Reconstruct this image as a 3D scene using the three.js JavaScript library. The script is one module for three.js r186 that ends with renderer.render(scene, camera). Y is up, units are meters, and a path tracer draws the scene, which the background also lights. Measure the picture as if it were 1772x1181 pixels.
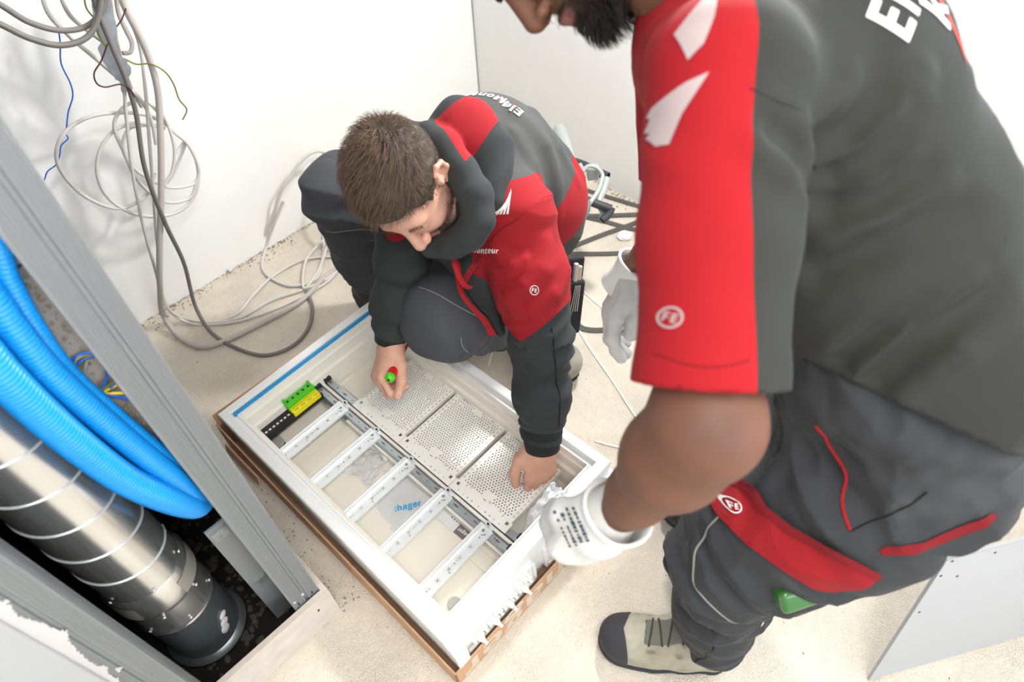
import * as THREE from 'three';
import { RoundedBoxGeometry } from 'three/addons/geometries/RoundedBoxGeometry.js';
import { mergeGeometries } from 'three/addons/utils/BufferGeometryUtils.js';
import { ImprovedNoise } from 'three/addons/math/ImprovedNoise.js';
import { RectAreaLightUniformsLib } from 'three/addons/lights/RectAreaLightUniformsLib.js';
import { FontLoader } from 'three/addons/loaders/FontLoader.js';
import { TextGeometry } from 'three/addons/geometries/TextGeometry.js';

/* ---------- camera, daylight, lamp, exposure ---------- */
const scene = new THREE.Scene();
const camera = new THREE.PerspectiveCamera(52.4, 1772 / 1181, 0.05, 60);
camera.position.set(0, 1.66, 0);
camera.up.set(0.05996, 0.64671, -0.76037);
camera.lookAt(0, 1.66 - 0.76174, -0.64788);
camera.focus = 1.62; camera.userData.fStop = 3.2;
camera.updateMatrixWorld();
const renderer = new THREE.WebGLRenderer({ antialias: true });
renderer.shadowMap.enabled = true;
renderer.toneMapping = THREE.LinearToneMapping;
renderer.toneMappingExposure = 0.97;
const SKY = new THREE.Color(0.86, 0.93, 1.0);
scene.background = SKY; scene.backgroundIntensity = 7.5;
RectAreaLightUniformsLib.init();
const LAMP_COLOR = new THREE.Color(1.0, 0.98, 0.955);
const LAMP_POWER = 400;     // unseen lamp by the right wall, in place of a strobe
const FILL_POWER = 31;      // LED batten added under the ceiling as fill light

/* ---------- room frame: s runs along the left wall from the far corner, t along the right wall ---------- */
const CORNER = new THREE.Vector3(-0.0739, 0, -2.6652), AL = 0.7547;
const DS = new THREE.Vector3(-Math.cos(AL), 0, Math.sin(AL)), DT = new THREE.Vector3(Math.sin(AL), 0, Math.cos(AL));
const RF = (s, y, t) => CORNER.clone().addScaledVector(DS, s).addScaledVector(DT, t).add(new THREE.Vector3(0, y, 0));

/* ---------- helpers ---------- */
const V = (x, y, z) => new THREE.Vector3(x, y, z);
let seed = 20240611;
const rnd = () => { seed = (seed * 1664525 + 1013904223) >>> 0; return seed / 4294967296; };
const rr = (a, b) => a + (b - a) * rnd();
const perlin = new ImprovedNoise();
const N3 = (x, y, z) => perlin.noise(x + 31.7, y + 17.3, z + 53.1);
const clamp = (x, a, b) => Math.min(b, Math.max(a, x));
const sstep = (a, b, x) => { const t = clamp((x - a) / (b - a), 0, 1); return t * t * (3 - 2 * t); };
const taken = {};
function unique(name) { const n = taken[name] = (taken[name] ?? -1) + 1; return n ? name + '_' + String(n).padStart(3, '0') : name; }
function mesh(geo, mat) { const m = new THREE.Mesh(geo, mat); m.castShadow = m.receiveShadow = true; return m; }
function thing(name, label, category, pos = [0, 0, 0], turn = 0, group) {
  const o = new THREE.Group(); o.name = unique(name); o.position.set(...pos); o.rotation.y = turn;
  o.userData = { label, category }; if (group) o.userData.group = group; scene.add(o); return o;
}
function part(name, geo, mat, parent, label) { const m = mesh(geo, mat); m.name = name; if (label) m.userData.label = label; parent.add(m); return m; }
function solo(name, geo, mat, label, category, pos = [0, 0, 0], group) {
  const m = mesh(geo, mat); m.name = unique(name); m.position.set(...pos); m.userData = { label, category }; if (group) m.userData.group = group; scene.add(m); return m;
}
function struct(name, geo, mat, parent = scene) { const m = mesh(geo, mat); m.name = parent === scene ? unique(name) : name; if (parent === scene) m.userData.kind = 'structure'; parent.add(m); return m; }
function box(x0, x1, y0, y1, z0, z1) { const g = new THREE.BoxGeometry(x1 - x0, y1 - y0, z1 - z0); g.translate((x0 + x1) / 2, (y0 + y1) / 2, (z0 + z1) / 2); return g; }
function rbox(x0, x1, y0, y1, z0, z1, r = 0.002, seg = 2) { const g = new RoundedBoxGeometry(x1 - x0, y1 - y0, z1 - z0, seg, r); g.translate((x0 + x1) / 2, (y0 + y1) / 2, (z0 + z1) / 2); return g; }
const merge = (list) => mergeGeometries(list.map((g) => { const q = g.index ? g.toNonIndexed() : g; for (const k of Object.keys(q.attributes)) if (!['position', 'normal', 'uv'].includes(k)) q.deleteAttribute(k); if (!q.attributes.uv) q.setAttribute('uv', new THREE.BufferAttribute(new Float32Array(q.attributes.position.count * 2), 2)); return q; }));
// a box given in the room frame (s, y, t), returned in world coordinates with uv in metres
function roomBox(s0, s1, y0, y1, t0, t1) {
  const g = new THREE.BoxGeometry(s1 - s0, y1 - y0, t1 - t0), p = g.attributes.position, n = g.attributes.normal, uv = g.attributes.uv;
  const c = RF((s0 + s1) / 2, (y0 + y1) / 2, (t0 + t1) / 2);
  for (let i = 0; i < p.count; i++) {
    const a = p.getX(i), b = p.getY(i), d = p.getZ(i), nx = Math.abs(n.getX(i)), ny = Math.abs(n.getY(i));
    if (ny > 0.5) uv.setXY(i, a + s0, d + t0); else if (nx > 0.5) uv.setXY(i, d, b); else uv.setXY(i, a, b);
  }
  g.rotateY(AL); const q = g.attributes.position;      // local x = -s after the turn, so mirror s by symmetry of the box
  g.translate(c.x, c.y, c.z); return g;
}
function tube(points, r, seg = 0, radial = 8, closed = false) {
  const c = new THREE.CatmullRomCurve3(points.map((p) => p.isVector3 ? p : V(...p)), closed, 'centripetal');
  return new THREE.TubeGeometry(c, seg || points.length * 10, r, radial, closed);
}
function rod(a, b, r0, r1 = r0, n = 12) {
  const g = new THREE.CylinderGeometry(r1, r0, a.distanceTo(b), n); g.translate(0, a.distanceTo(b) / 2, 0);
  g.applyQuaternion(new THREE.Quaternion().setFromUnitVectors(V(0, 1, 0), b.clone().sub(a).normalize())); g.translate(a.x, a.y, a.z); return g;
}
function lathe(pts, n = 24) { return new THREE.LatheGeometry(pts.map((p) => new THREE.Vector2(...p)), n); }

/* ---------- textures ---------- */
function dataTex(n, fn, srgb = true, repeat = 1) {
  const d = new Uint8Array(n * n * 4);
  for (let y = 0; y < n; y++) for (let x = 0; x < n; x++) { const c = fn(x / n, y / n), i = (y * n + x) * 4; d[i] = clamp(c[0], 0, 1) * 255; d[i + 1] = clamp(c[1], 0, 1) * 255; d[i + 2] = clamp(c[2], 0, 1) * 255; d[i + 3] = 255; }
  const t = new THREE.DataTexture(d, n, n); t.wrapS = t.wrapT = THREE.RepeatWrapping; t.magFilter = THREE.LinearFilter; t.minFilter = THREE.LinearMipmapLinearFilter; t.generateMipmaps = true;
  if (srgb) t.colorSpace = THREE.SRGBColorSpace; t.repeat.set(repeat, repeat); t.needsUpdate = true; return t;
}
// noise that tiles over one unit
function tile(u, v, f, z = 0) {
  const a = N3(u * f, v * f, z), b = N3((u - 1) * f, v * f, z), c = N3(u * f, (v - 1) * f, z), d = N3((u - 1) * f, (v - 1) * f, z);
  return (a * (1 - u) + b * u) * (1 - v) + (c * (1 - u) + d * u) * v;
}
const speck = new Float32Array(512 * 512); for (let i = 0; i < 900; i++) { const x = Math.floor(rnd() * 512), y = Math.floor(rnd() * 512), k = rr(0.2, 1); speck[y * 512 + x] = k; if (rnd() < 0.3) speck[((y + 1) % 512) * 512 + x] = k; }
const floorMap = dataTex(512, (u, v) => { const n = tile(u, v, 5) * 0.035 + tile(u, v, 18, 4) * 0.03 + tile(u, v, 90, 9) * 0.03, s = speck[Math.floor(v * 512) * 512 + Math.floor(u * 512)] * 0.22, b = 0.9 + n - s; return [b, b * 0.972, b * 0.925]; });
const floorBump = dataTex(512, (u, v) => { const k = 0.5 + tile(u, v, 120, 3) * 0.38 + tile(u, v, 60, 7) * 0.3 + tile(u, v, 200, 8) * 0.25; return [k, k, k]; }, false);
const wallMap = dataTex(256, (u, v) => { const b = 0.955 + tile(u, v, 4) * 0.012 + tile(u, v, 16, 2) * 0.008; return [b, b, b * 0.995]; });
const steelMap = dataTex(512, (u, v) => { const k = tile(u, v, 26, 1), m = tile(u, v, 9, 3), b = 0.74 + 0.10 * k + 0.06 * m; return [b * 0.985, b, b * 1.01]; });
const steelRough = dataTex(256, (u, v) => { const k = 0.36 + 0.12 * tile(u, v, 20, 5); return [k, k, k]; }, false);
const cardMap = dataTex(512, (u, v) => { const b = 0.8 + tile(u, v, 60, 2) * 0.03 + tile(u, v, 8) * 0.05 + Math.sin(u * Math.PI * 2 * 60) * 0.012; return [b, b * 0.8, b * 0.63]; });
const shaftShadeMap = dataTex(512, (u, v) => { const b = 0.16 + tile(u, v, 8) * 0.05 + tile(u, v, 40, 2) * 0.05; return [b, b * 0.95, b * 0.88]; });
const gypsumMap = dataTex(256, (u, v) => { const b = 0.84 + tile(u, v, 6) * 0.05 + tile(u, v, 50, 2) * 0.04; return [b, b * 0.965, b * 0.93]; });
const clothBump = dataTex(256, (u, v) => { const k = 0.5 + tile(u, v, 90, 3) * 0.6; return [k, k, k]; }, false);
const rep = (t, x, y = x) => { const c = t.clone(); c.repeat.set(x, y); c.needsUpdate = true; return c; };
const S = (o) => new THREE.MeshStandardMaterial(o), P = (o) => new THREE.MeshPhysicalMaterial(o);
const M = {
  floor: S({ color: 0xf8f4ee, map: rep(floorMap, 2.2), bumpMap: rep(floorBump, 4), bumpScale: 0.005, roughness: 0.93 }),
  wall: S({ map: rep(wallMap, 0.8), roughness: 0.9 }),
  ceiling: S({ color: 0xf4f3f0, roughness: 0.95 }),
  shaftShade: S({ map: rep(shaftShadeMap, 1.5), color: 0x8a8680, roughness: 1 }),
  frame: P({ color: 0xeeeeec, roughness: 0.38, clearcoat: 0.15, clearcoatRoughness: 0.4 }),
  steel: S({ map: rep(steelMap, 6), roughnessMap: rep(steelRough, 6), roughness: 1, metalness: 0.75, color: 0xd9dcdd }),
  stud: S({ roughness: 0.5, metalness: 0.35, color: 0x8f9395 }),
  duct: S({ roughness: 0.23, metalness: 0.9, color: 0xf1f3f2 }),
  ductDark: S({ color: 0x8a9294, roughness: 0.3, metalness: 0.75 }),
  gypsum: S({ map: rep(gypsumMap, 5), roughness: 0.95 }),
  gypsumGrey: S({ map: rep(gypsumMap, 5), roughness: 0.95, color: 0xc4c2c0 }),
  gypsumCut: S({ map: rep(gypsumMap, 12), roughness: 1, color: 0xf5efe8 }),
  plaster: S({ color: 0xd7d3d2, roughness: 1 }),
  board: S({ color: 0xb9babd, roughness: 0.75 }),
  white: P({ color: 0xf0f0ee, roughness: 0.34, clearcoat: 0.2, clearcoatRoughness: 0.35 }),
  inner: S({ color: 0xf2ede3, roughness: 0.6 }),
  back: S({ color: 0xf1ebdd, roughness: 0.7 }),
  plate: S({ color: 0xf8f5ef, roughness: 0.85 }),
  zinc: S({ roughness: 0.38, metalness: 0.5, color: 0xf0f3f4 }),
  hole: S({ color: 0x241f1b, roughness: 1 }),
  upright: S({ color: 0xb4bbbe, roughness: 0.35, metalness: 0.65 }), holeShade: S({ color: 0x6a5d4f, roughness: 0.9 }), string: S({ color: 0xfbf8f2, roughness: 0.7 }),
  black: S({ color: 0x17191a, roughness: 0.5 }),
  blackMatt: S({ color: 0x1b1b1b, roughness: 0.9 }),
  blueTape: S({ color: 0x0e93cf, roughness: 0.4 }),
  green: P({ color: 0x49c41c, roughness: 0.35 }),
  yellow: P({ color: 0xf3e412, roughness: 0.4 }),
  card: S({ map: rep(cardMap, 4), roughness: 0.95 }),
  cardEdge: S({ color: 0xa47f55, roughness: 1 }),
  hose: P({ color: 0x1097ea, roughness: 0.38, clearcoat: 0.3, clearcoatRoughness: 0.3 }),
  cable: S({ color: 0xb9b4ae, roughness: 0.5 }),
  cableGrey: S({ color: 0x77736f, roughness: 0.5 }),
  cableWhite: S({ color: 0xd3cfc9, roughness: 0.5 }),
  wireBlue: S({ color: 0x0a63c9, roughness: 0.4 }), wireBrown: S({ color: 0x4a2320, roughness: 0.5 }), wireYG: S({ color: 0x6d7420, roughness: 0.5 }), wireYellow: S({ color: 0xe2c81a, roughness: 0.45 }), wireGrey: S({ color: 0x9a9a92, roughness: 0.5 }),
  toolGrey: S({ color: 0xaab0ad, roughness: 0.5 }), toolDark: S({ color: 0x35383a, roughness: 0.55 }),
  strap: S({ color: 0x55534f, roughness: 0.8 }),
  paper: S({ color: 0xe9e9ea, roughness: 0.8 }),
  bag: P({ color: 0xf4f5f6, roughness: 0.25, transmission: 0.45, thickness: 0, ior: 1.3 }),
  greyPrint: S({ color: 0x77706f, roughness: 0.7 }),
  cyan: S({ color: 0x08a4dc, roughness: 0.6 }),
  print: S({ color: 0x57524f, roughness: 0.8 }),
  rubble: S({ color: 0x403a33, roughness: 1 }),
  crumbs: S({ color: 0x8d8474, roughness: 1 }),
  cardInk: S({ color: 0xd9c9b6, roughness: 0.9 }),
  glassPane: P({ color: 0xffffff, roughness: 0.02, transmission: 1, thickness: 0 }),
  lampGlow: S({ color: 0xffffff, emissive: 0xfff2e2, emissiveIntensity: 6 }),
};
const font = await new FontLoader().loadAsync('fonts/droid/droid_sans_bold.typeface.json');
function textGeo(str, size, depth) { const g = new TextGeometry(str, { font, size, depth, curveSegments: 4, bevelEnabled: false }); g.computeBoundingBox(); const b = g.boundingBox; g.translate(-(b.min.x + b.max.x) / 2, -(b.min.y + b.max.y) / 2, 0); return g; }

/* ---------- the room ---------- */
const ROOM_S = 4.2, ROOM_T = 4.6, CEIL = 2.65;
struct('floor', roomBox(-0.25, ROOM_S, -0.12, 0, -0.25, ROOM_T), M.floor);
struct('ceiling', roomBox(-0.25, ROOM_S, CEIL, CEIL + 0.15, -0.25, ROOM_T), M.ceiling);
struct('wall_left', roomBox(0, ROOM_S, 0, CEIL, -0.25, 0), M.wall);
// right wall with a window opening whose sill is above the frame of the photograph
const WIN = { t0: 1.55, t1: 2.9, y0: 1.15, y1: 2.4 };
struct('wall_right', merge([roomBox(-0.25, 0, 0, WIN.y0, -0.25, ROOM_T), roomBox(-0.25, 0, WIN.y1, CEIL, -0.25, ROOM_T), roomBox(-0.25, 0, WIN.y0, WIN.y1, -0.25, WIN.t0), roomBox(-0.25, 0, WIN.y0, WIN.y1, WIN.t1, ROOM_T)]), M.wall);
struct('wall_behind', merge([roomBox(-0.25, ROOM_S, 0, 0.9, ROOM_T, ROOM_T + 0.25), roomBox(-0.25, ROOM_S, 2.45, CEIL, ROOM_T, ROOM_T + 0.25), roomBox(-0.25, 0.5, 0.9, 2.45, ROOM_T, ROOM_T + 0.25), roomBox(2.5, ROOM_S, 0.9, 2.45, ROOM_T, ROOM_T + 0.25)]), M.wall);
struct('wall_far_left', roomBox(ROOM_S, ROOM_S + 0.25, 0, CEIL, -0.25, ROOM_T + 0.25), M.wall);
function windowFrame(name, boxes, pane) { const w = struct(name, merge(boxes), M.frame); struct('window_pane', pane, M.glassPane, w); }
windowFrame('window_1', [roomBox(-0.16, -0.1, WIN.y0, WIN.y0 + 0.06, WIN.t0, WIN.t1), roomBox(-0.16, -0.1, WIN.y1 - 0.06, WIN.y1, WIN.t0, WIN.t1), roomBox(-0.16, -0.1, WIN.y0 + 0.06, WIN.y1 - 0.06, WIN.t0, WIN.t0 + 0.06), roomBox(-0.16, -0.1, WIN.y0 + 0.06, WIN.y1 - 0.06, WIN.t1 - 0.06, WIN.t1)],
  roomBox(-0.135, -0.125, WIN.y0 + 0.06, WIN.y1 - 0.06, WIN.t0 + 0.06, WIN.t1 - 0.06));
windowFrame('added_window_2', [roomBox(0.5, 2.5, 0.9, 0.96, ROOM_T + 0.1, ROOM_T + 0.16), roomBox(0.5, 2.5, 2.39, 2.45, ROOM_T + 0.1, ROOM_T + 0.16), roomBox(0.5, 0.56, 0.96, 2.39, ROOM_T + 0.1, ROOM_T + 0.16), roomBox(2.44, 2.5, 0.96, 2.39, ROOM_T + 0.1, ROOM_T + 0.16), roomBox(1.47, 1.53, 0.96, 2.39, ROOM_T + 0.1, ROOM_T + 0.16)],
  merge([roomBox(0.56, 1.47, 0.96, 2.39, ROOM_T + 0.125, ROOM_T + 0.135), roomBox(1.53, 2.44, 0.96, 2.39, ROOM_T + 0.125, ROOM_T + 0.135)]));  // window added behind the camera to let in fill light
// joint where the wall boards meet in the corner
struct('trim_1', rod(RF(0.002, 0, 0.002), RF(0.002, CEIL, 0.002), 0.0022, 0.0022, 6), S({ color: 0x9b9b98, roughness: 1 }));

// unseen lamp in place of a strobe; ceiling batten added only as fill light
{
  const c = RF(0.2, 1.62, 1.12), aim = RF(1.7, 0.45, 1.15), dir = aim.clone().sub(c).normalize();
  const t = thing('strobe_stand_in', 'unseen flat lamp by the right wall standing in for a strobe', 'lamp', [c.x, c.y, c.z]);
  const q = new THREE.Quaternion().setFromUnitVectors(V(0, 0, 1), dir);
  const g1 = rbox(-0.1, 0.1, -0.08, 0.08, -0.05, -0.006, 0.01); g1.applyQuaternion(q); part('housing', g1, M.toolDark, t);
  const g2 = box(-0.085, 0.085, -0.065, 0.065, -0.006, -0.002); g2.applyQuaternion(q); part('lamp_glass', g2, M.lampGlow, t);
  const L = new THREE.RectAreaLight(LAMP_COLOR, LAMP_POWER, 0.17, 0.13); L.position.copy(c); L.lookAt(c.clone().add(dir)); scene.add(L); L.name = 'strobe_stand_in_light';
}
{
  const c = RF(1.75, CEIL - 0.06, 2.35);
  const t = thing('added_fill_batten', 'long white LED batten added under the ceiling as fill light above the open cabinet', 'lamp', [c.x, c.y, c.z], AL);
  part('housing', rbox(-0.62, 0.62, -0.01, 0.05, -0.16, 0.16, 0.008), M.white, t);
  part('diffuser', box(-0.6, 0.6, -0.014, -0.01, -0.15, 0.15), M.lampGlow, t);
  const L = new THREE.RectAreaLight(new THREE.Color(1, 0.98, 0.95), FILL_POWER, 1.2, 0.3); L.position.set(c.x, c.y - 0.02, c.z); L.rotation.set(-Math.PI / 2, 0, AL, 'YXZ'); L.rotation.set(-Math.PI / 2, AL, 0, 'YXZ'); scene.add(L); L.name = 'added_fill_light';
}

/* ---------- the service shaft on the left ---------- */
struct('shaft_back', merge([roomBox(1.70, 3.2, 0, CEIL, 0.30, 0.34), roomBox(2.35, 2.40, 0, CEIL, 0.34, 1.2)]), M.shaftShade);  // added boards; their dark colour carries the shade inside the shaft
struct('shaft_floor', roomBox(1.72, 2.35, 0.001, 0.012, 0.34, 1.22), M.shaftShade);
// boards behind the first stud: gypsum above, a steel strip below the place where the conduits turn in
{
  const g = struct('shaft_side_panel', roomBox(1.735, 1.7475, 0, CEIL, 0.34, 1.155), M.shaftShade);
  part('gypsum_board', roomBox(1.70, 1.788, 0.575, 1.13, 1.155, 1.168), M.gypsumGrey, g);
  part('gypsum_board', roomBox(1.70, 1.776, 1.134, CEIL, 1.155, 1.168), M.gypsumGrey, g);
  part('steel_strip', roomBox(1.70, 1.80, 0.012, 0.47, 1.155, 1.160), M.stud, g);
  part('clip', roomBox(1.765, 1.795, 0.43, 0.46, 1.16, 1.166), M.steel, g); part('clip', roomBox(1.763, 1.787, 0.2, 0.22, 1.16, 1.165), M.steel, g);
  const lumps = []; for (let i = 0; i < 260; i++) { const edge = rnd() < 0.7, b = RF(edge ? 1.765 + Math.abs(rr(-1, 1) * rr(0, 1)) * 0.012 : rr(1.765, 1.785), 0.58 + Math.pow(rnd(), 1.2) * 0.6, 1.1685), r = rr(0.0008, edge ? 0.0035 : 0.002); const q = new THREE.IcosahedronGeometry(r, 0); q.scale(1, rr(0.6, 1.4), 1); q.rotateX(rr(0, 3)); q.translate(b.x, b.y, b.z); lumps.push(q); }
  const st = part('plaster_lumps', merge(lumps), M.crumbs, g); st.userData.kind = 'stuff';
}
// a galvanised stud: ribbed C profile
function studProfile(w, d) {   // outline in (s, t): front face with two shallow grooves
  const s = new THREE.Shape(), g = 0.0022;
  const pts = [[0, 0]];
  const front = []; const ribs = 5;
  const groove = (x, ww, dep) => front.push([x - ww, 0], [x - ww * 0.5, -dep], [x + ww * 0.5, -dep], [x + ww, 0]);
  for (let i = 1; i <= ribs; i++) groove(w * (0.04 + 0.075 * i), 0.0018, 0.0009);
  groove(w * 0.53, 0.0045, g * 2);
  for (let i = 1; i <= ribs; i++) groove(w * (0.6 + 0.065 * i), 0.0016, 0.0008);
  pts.push(...front, [w, 0], [w, -d], [w - 0.006, -d], [w - 0.006, -d + 0.0012], [w - 0.0012, -d + 0.0012], [w - 0.0012, -0.004], [0.0012, -0.004], [0.0012, -d + 0.0012], [0.012, -d + 0.0012], [0.012, -d], [0, -d]);
  s.setFromPoints(pts.map(([x, y]) => new THREE.Vector2(x, -y))); return s;
}
{
  const b = RF(1.761, 0, 1.232), t = thing('metal_stud', 'tall galvanised stud with a grooved face, at the corner of the open shaft', 'stud', [b.x, b.y, b.z], AL);
  const g = new THREE.ExtrudeGeometry(studProfile(0.063, 0.05), { depth: CEIL - 0.02, bevelEnabled: false }); g.rotateX(-Math.PI / 2); g.scale(1, 1, 1);
  const uv = g.attributes.uv, p = g.attributes.position; for (let i = 0; i < p.count; i++) uv.setXY(i, p.getX(i) + p.getZ(i), p.getY(i) * 0.35);
  g.translate(0, 0.012, 0);
  // mirror z so that the face looks into the room
  part('profile', g, M.stud, t);
  part('slot', box(0.012, 0.0145, 0.135, 0.147, -0.001, 0.0006), M.hole, t); part('slot', box(0.047, 0.0495, 0.135, 0.147, -0.001, 0.0006), M.hole, t);
  part('plaster_drop', new THREE.IcosahedronGeometry(0.0035, 0).translate(0.03, 0.165, 0.001), M.plaster, t); part('plaster_drop', new THREE.IcosahedronGeometry(0.003, 0).translate(0.008, 0.16, 0.001), M.plaster, t);
}
{
  const b = RF(2.045, 0, 1.288), t = thing('metal_stud', 'plaster-smeared steel stud behind the round duct at the left edge', 'stud', [b.x, b.y, b.z], AL);
  const g = new THREE.ExtrudeGeometry(studProfile(0.07, 0.05), { depth: CEIL - 0.02, bevelEnabled: false }); g.rotateX(-Math.PI / 2); g.translate(0, 0.012, 0);
  const uv = g.attributes.uv, p = g.attributes.position; for (let i = 0; i < p.count; i++) uv.setXY(i, p.getX(i) + p.getZ(i), p.getY(i) * 0.35);
  part('profile', g, M.stud, t);
  const sm = [];
  for (let y = 0.03; y < 1.15; y += 0.0035) {
    const w = 0.014 + 0.016 * Math.max(0, N3(y * 7, 2, 1) + 0.35) + 0.012 * Math.max(0, N3(y * 30, 5, 1)) + rr(0, 0.003); sm.push(box(0.0005, w, y, y + 0.0037, 0, 0.0011));
    if (N3(y * 22, 9, 4) > 0.12) { const x = 0.024 + 0.012 * N3(y * 9, 1, 8), q = rr(0.003, 0.012); sm.push(box(x, x + q, y, y + 0.0037, 0, 0.0013)); }
  }
  const u = part('plaster_smears', merge(sm), M.plaster, t); u.userData.kind = 'stuff';
  for (let i = 0; i < 4; i++) part('rib', box(0.0702, 0.0712, 0.012, CEIL - 0.02, -0.012 - i * 0.009, -0.008 - i * 0.009), M.stud, t);
}
struct('wall_shaft_front', roomBox(2.034, ROOM_S, 0, CEIL, 1.289, 1.3015), M.board);
// low gypsum kerb across the foot of the shaft
{
  const k = struct('shaft_kerb', roomBox(1.684, 1.985, 0, 0.127, 1.2355, 1.2485), M.gypsum);
  part('cut_edge', roomBox(1.684, 1.985, 0.127, 0.129, 1.2355, 1.2485), M.gypsumCut, k);
  part('side_board', roomBox(1.684, 1.697, 0, 0.128, 1.12, 1.2355), M.gypsumCut, k);
  part('screw_hole', roomBox(1.722, 1.7265, 0.079, 0.087, 1.2485, 1.2489), M.hole, k);
  const cr = []; for (let i = 0; i < 70; i++) { const a = RF(1.684 - Math.abs(rr(-1, 1) * rr(0, 1)) * 0.07, 0.001, 1.26 - Math.pow(rnd(), 1.3) * 0.45), q = new THREE.IcosahedronGeometry(rr(0.0007, 0.0028), 0); q.scale(1, 0.6, 1); q.rotateY(rr(0, 6)); q.translate(a.x, a.y + 0.001, a.z); cr.push(q); }
  const st = part('crumbs', merge(cr), M.crumbs, k); st.userData.kind = 'stuff';
}
// rubble on the shaft floor
{
  const cr = []; for (let i = 0; i < 240; i++) { const a = RF(rr(1.765, 2.0), 0.012, rr(0.7, 1.225)), r = rr(0.002, 0.012), q = new THREE.IcosahedronGeometry(r, 0); q.scale(rr(0.7, 1.6), rr(0.3, 0.7), 1); q.rotateY(rr(0, 6)); q.translate(a.x, a.y + r * 0.3, a.z); cr.push(q); }
  const o = solo('rubble', merge(cr), M.rubble, 'dark rubble and mortar crumbs on the floor inside the shaft', 'rubble'); o.userData.kind = 'stuff';
}
// round spiral duct with its coupling
{
  const b = RF(1.925, 0.013, 1.055), R = 0.0765, t = thing('ventilation_duct', 'shiny round galvanised ventilation duct standing in the open shaft', 'duct', [b.x, b.y, b.z], AL);
  const pipe = (y0, y1, r) => { const g = new THREE.CylinderGeometry(r, r, y1 - y0, 64, 1, true); g.translate(0, (y0 + y1) / 2, 0); return g; };
  part('pipe', pipe(0.36, CEIL - 0.02, R), M.duct, t);
  const pitch = 0.098, pts = []; for (let a = 0; a <= 12 * 24; a++) { const th = a / 24 * Math.PI * 2, y = 0.42 + a / 24 * pitch; if (y < CEIL - 0.05) pts.push(V(Math.cos(th) * (R + 0.0004), y, Math.sin(th) * (R + 0.0004))); }
  part('spiral_seam', new THREE.TubeGeometry(new THREE.CatmullRomCurve3(pts), pts.length * 2, 0.0021, 6), M.zinc, t);
  part('coupling', lathe([[R, 0.365], [R + 0.002, 0.362], [R + 0.003, 0.352], [R + 0.006, 0.346], [R + 0.006, 0.296], [R + 0.003, 0.29], [R + 0.002, 0.28], [R + 0.0015, 0.205], [R + 0.005, 0.2], [R + 0.005, 0.192], [R, 0.188]], 64), M.duct, t);
  const tape = new THREE.CylinderGeometry(R + 0.0072, R + 0.0072, 0.05, 48, 1, true, 0.4, 5.2); tape.translate(0, 0.318, 0); part('tape_band', tape, S({ color: 0xb9b3a8, roughness: 0.45, metalness: 0.4 }), t, 'dull grey tape band');
  part('lower_pipe', pipe(0, 0.19, R + 0.001), M.ductDark, t);
  part('foot_flange', lathe([[R, 0.02], [R + 0.014, 0.012], [R + 0.016, 0.004], [R, 0.0]], 64), M.ductDark, t);
  for (let i = 0; i < 6; i++) for (const y of [0.272, 0.215, 0.375]) { const th = i * 1.05 + y * 7; const q = new THREE.SphereGeometry(0.0034, 8, 6); q.scale(1, 1, 0.6); q.rotateY(Math.PI / 2 - th); q.translate(Math.cos(th) * (R + 0.0045), y, Math.sin(th) * (R + 0.0045)); part('screw', q, M.zinc, t); }
  for (let i = 0; i < 3; i++) { const q = new THREE.IcosahedronGeometry(0.011, 1); q.scale(1.1, 0.8 + 0.3 * i, 0.35); const th = 0.95 + 0.1 * i; q.rotateY(Math.PI / 2 - th); q.translate(Math.cos(th) * (R + 0.003), 0.11 - i * 0.02, Math.sin(th) * (R + 0.003)); part('mortar_splash', q, M.plaster, t); }
}
// four blue corrugated conduits bundled in front of the side panel
function corrugated(points, r) {
  const c = new THREE.CatmullRomCurve3(points.map((p) => V(...p)), false, 'centripetal'), len = c.getLength(), n = Math.round(len / 0.0016), rad = 20;
  const fr = c.computeFrenetFrames(n, false), pos = [], idx = [];
  for (let i = 0; i <= n; i++) { const p = c.getPointAt(i / n), k = r * (1 + 0.06 * Math.cos(i * Math.PI * 2 / 4)); for (let j = 0; j < rad; j++) { const a = j / rad * Math.PI * 2, q = p.clone().addScaledVector(fr.normals[i], Math.cos(a) * k).addScaledVector(fr.binormals[i], Math.sin(a) * k); pos.push(q.x, q.y, q.z); } }
  for (let i = 0; i < n; i++) for (let j = 0; j < rad; j++) { const a = i * rad + j, b = i * rad + (j + 1) % rad; idx.push(a, b, a + rad, b, b + rad, a + rad); }
  const g = new THREE.BufferGeometry(); g.setAttribute('position', new THREE.Float32BufferAttribute(pos, 3)); g.setIndex(idx); g.computeVertexNormals(); return g;
}
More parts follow.
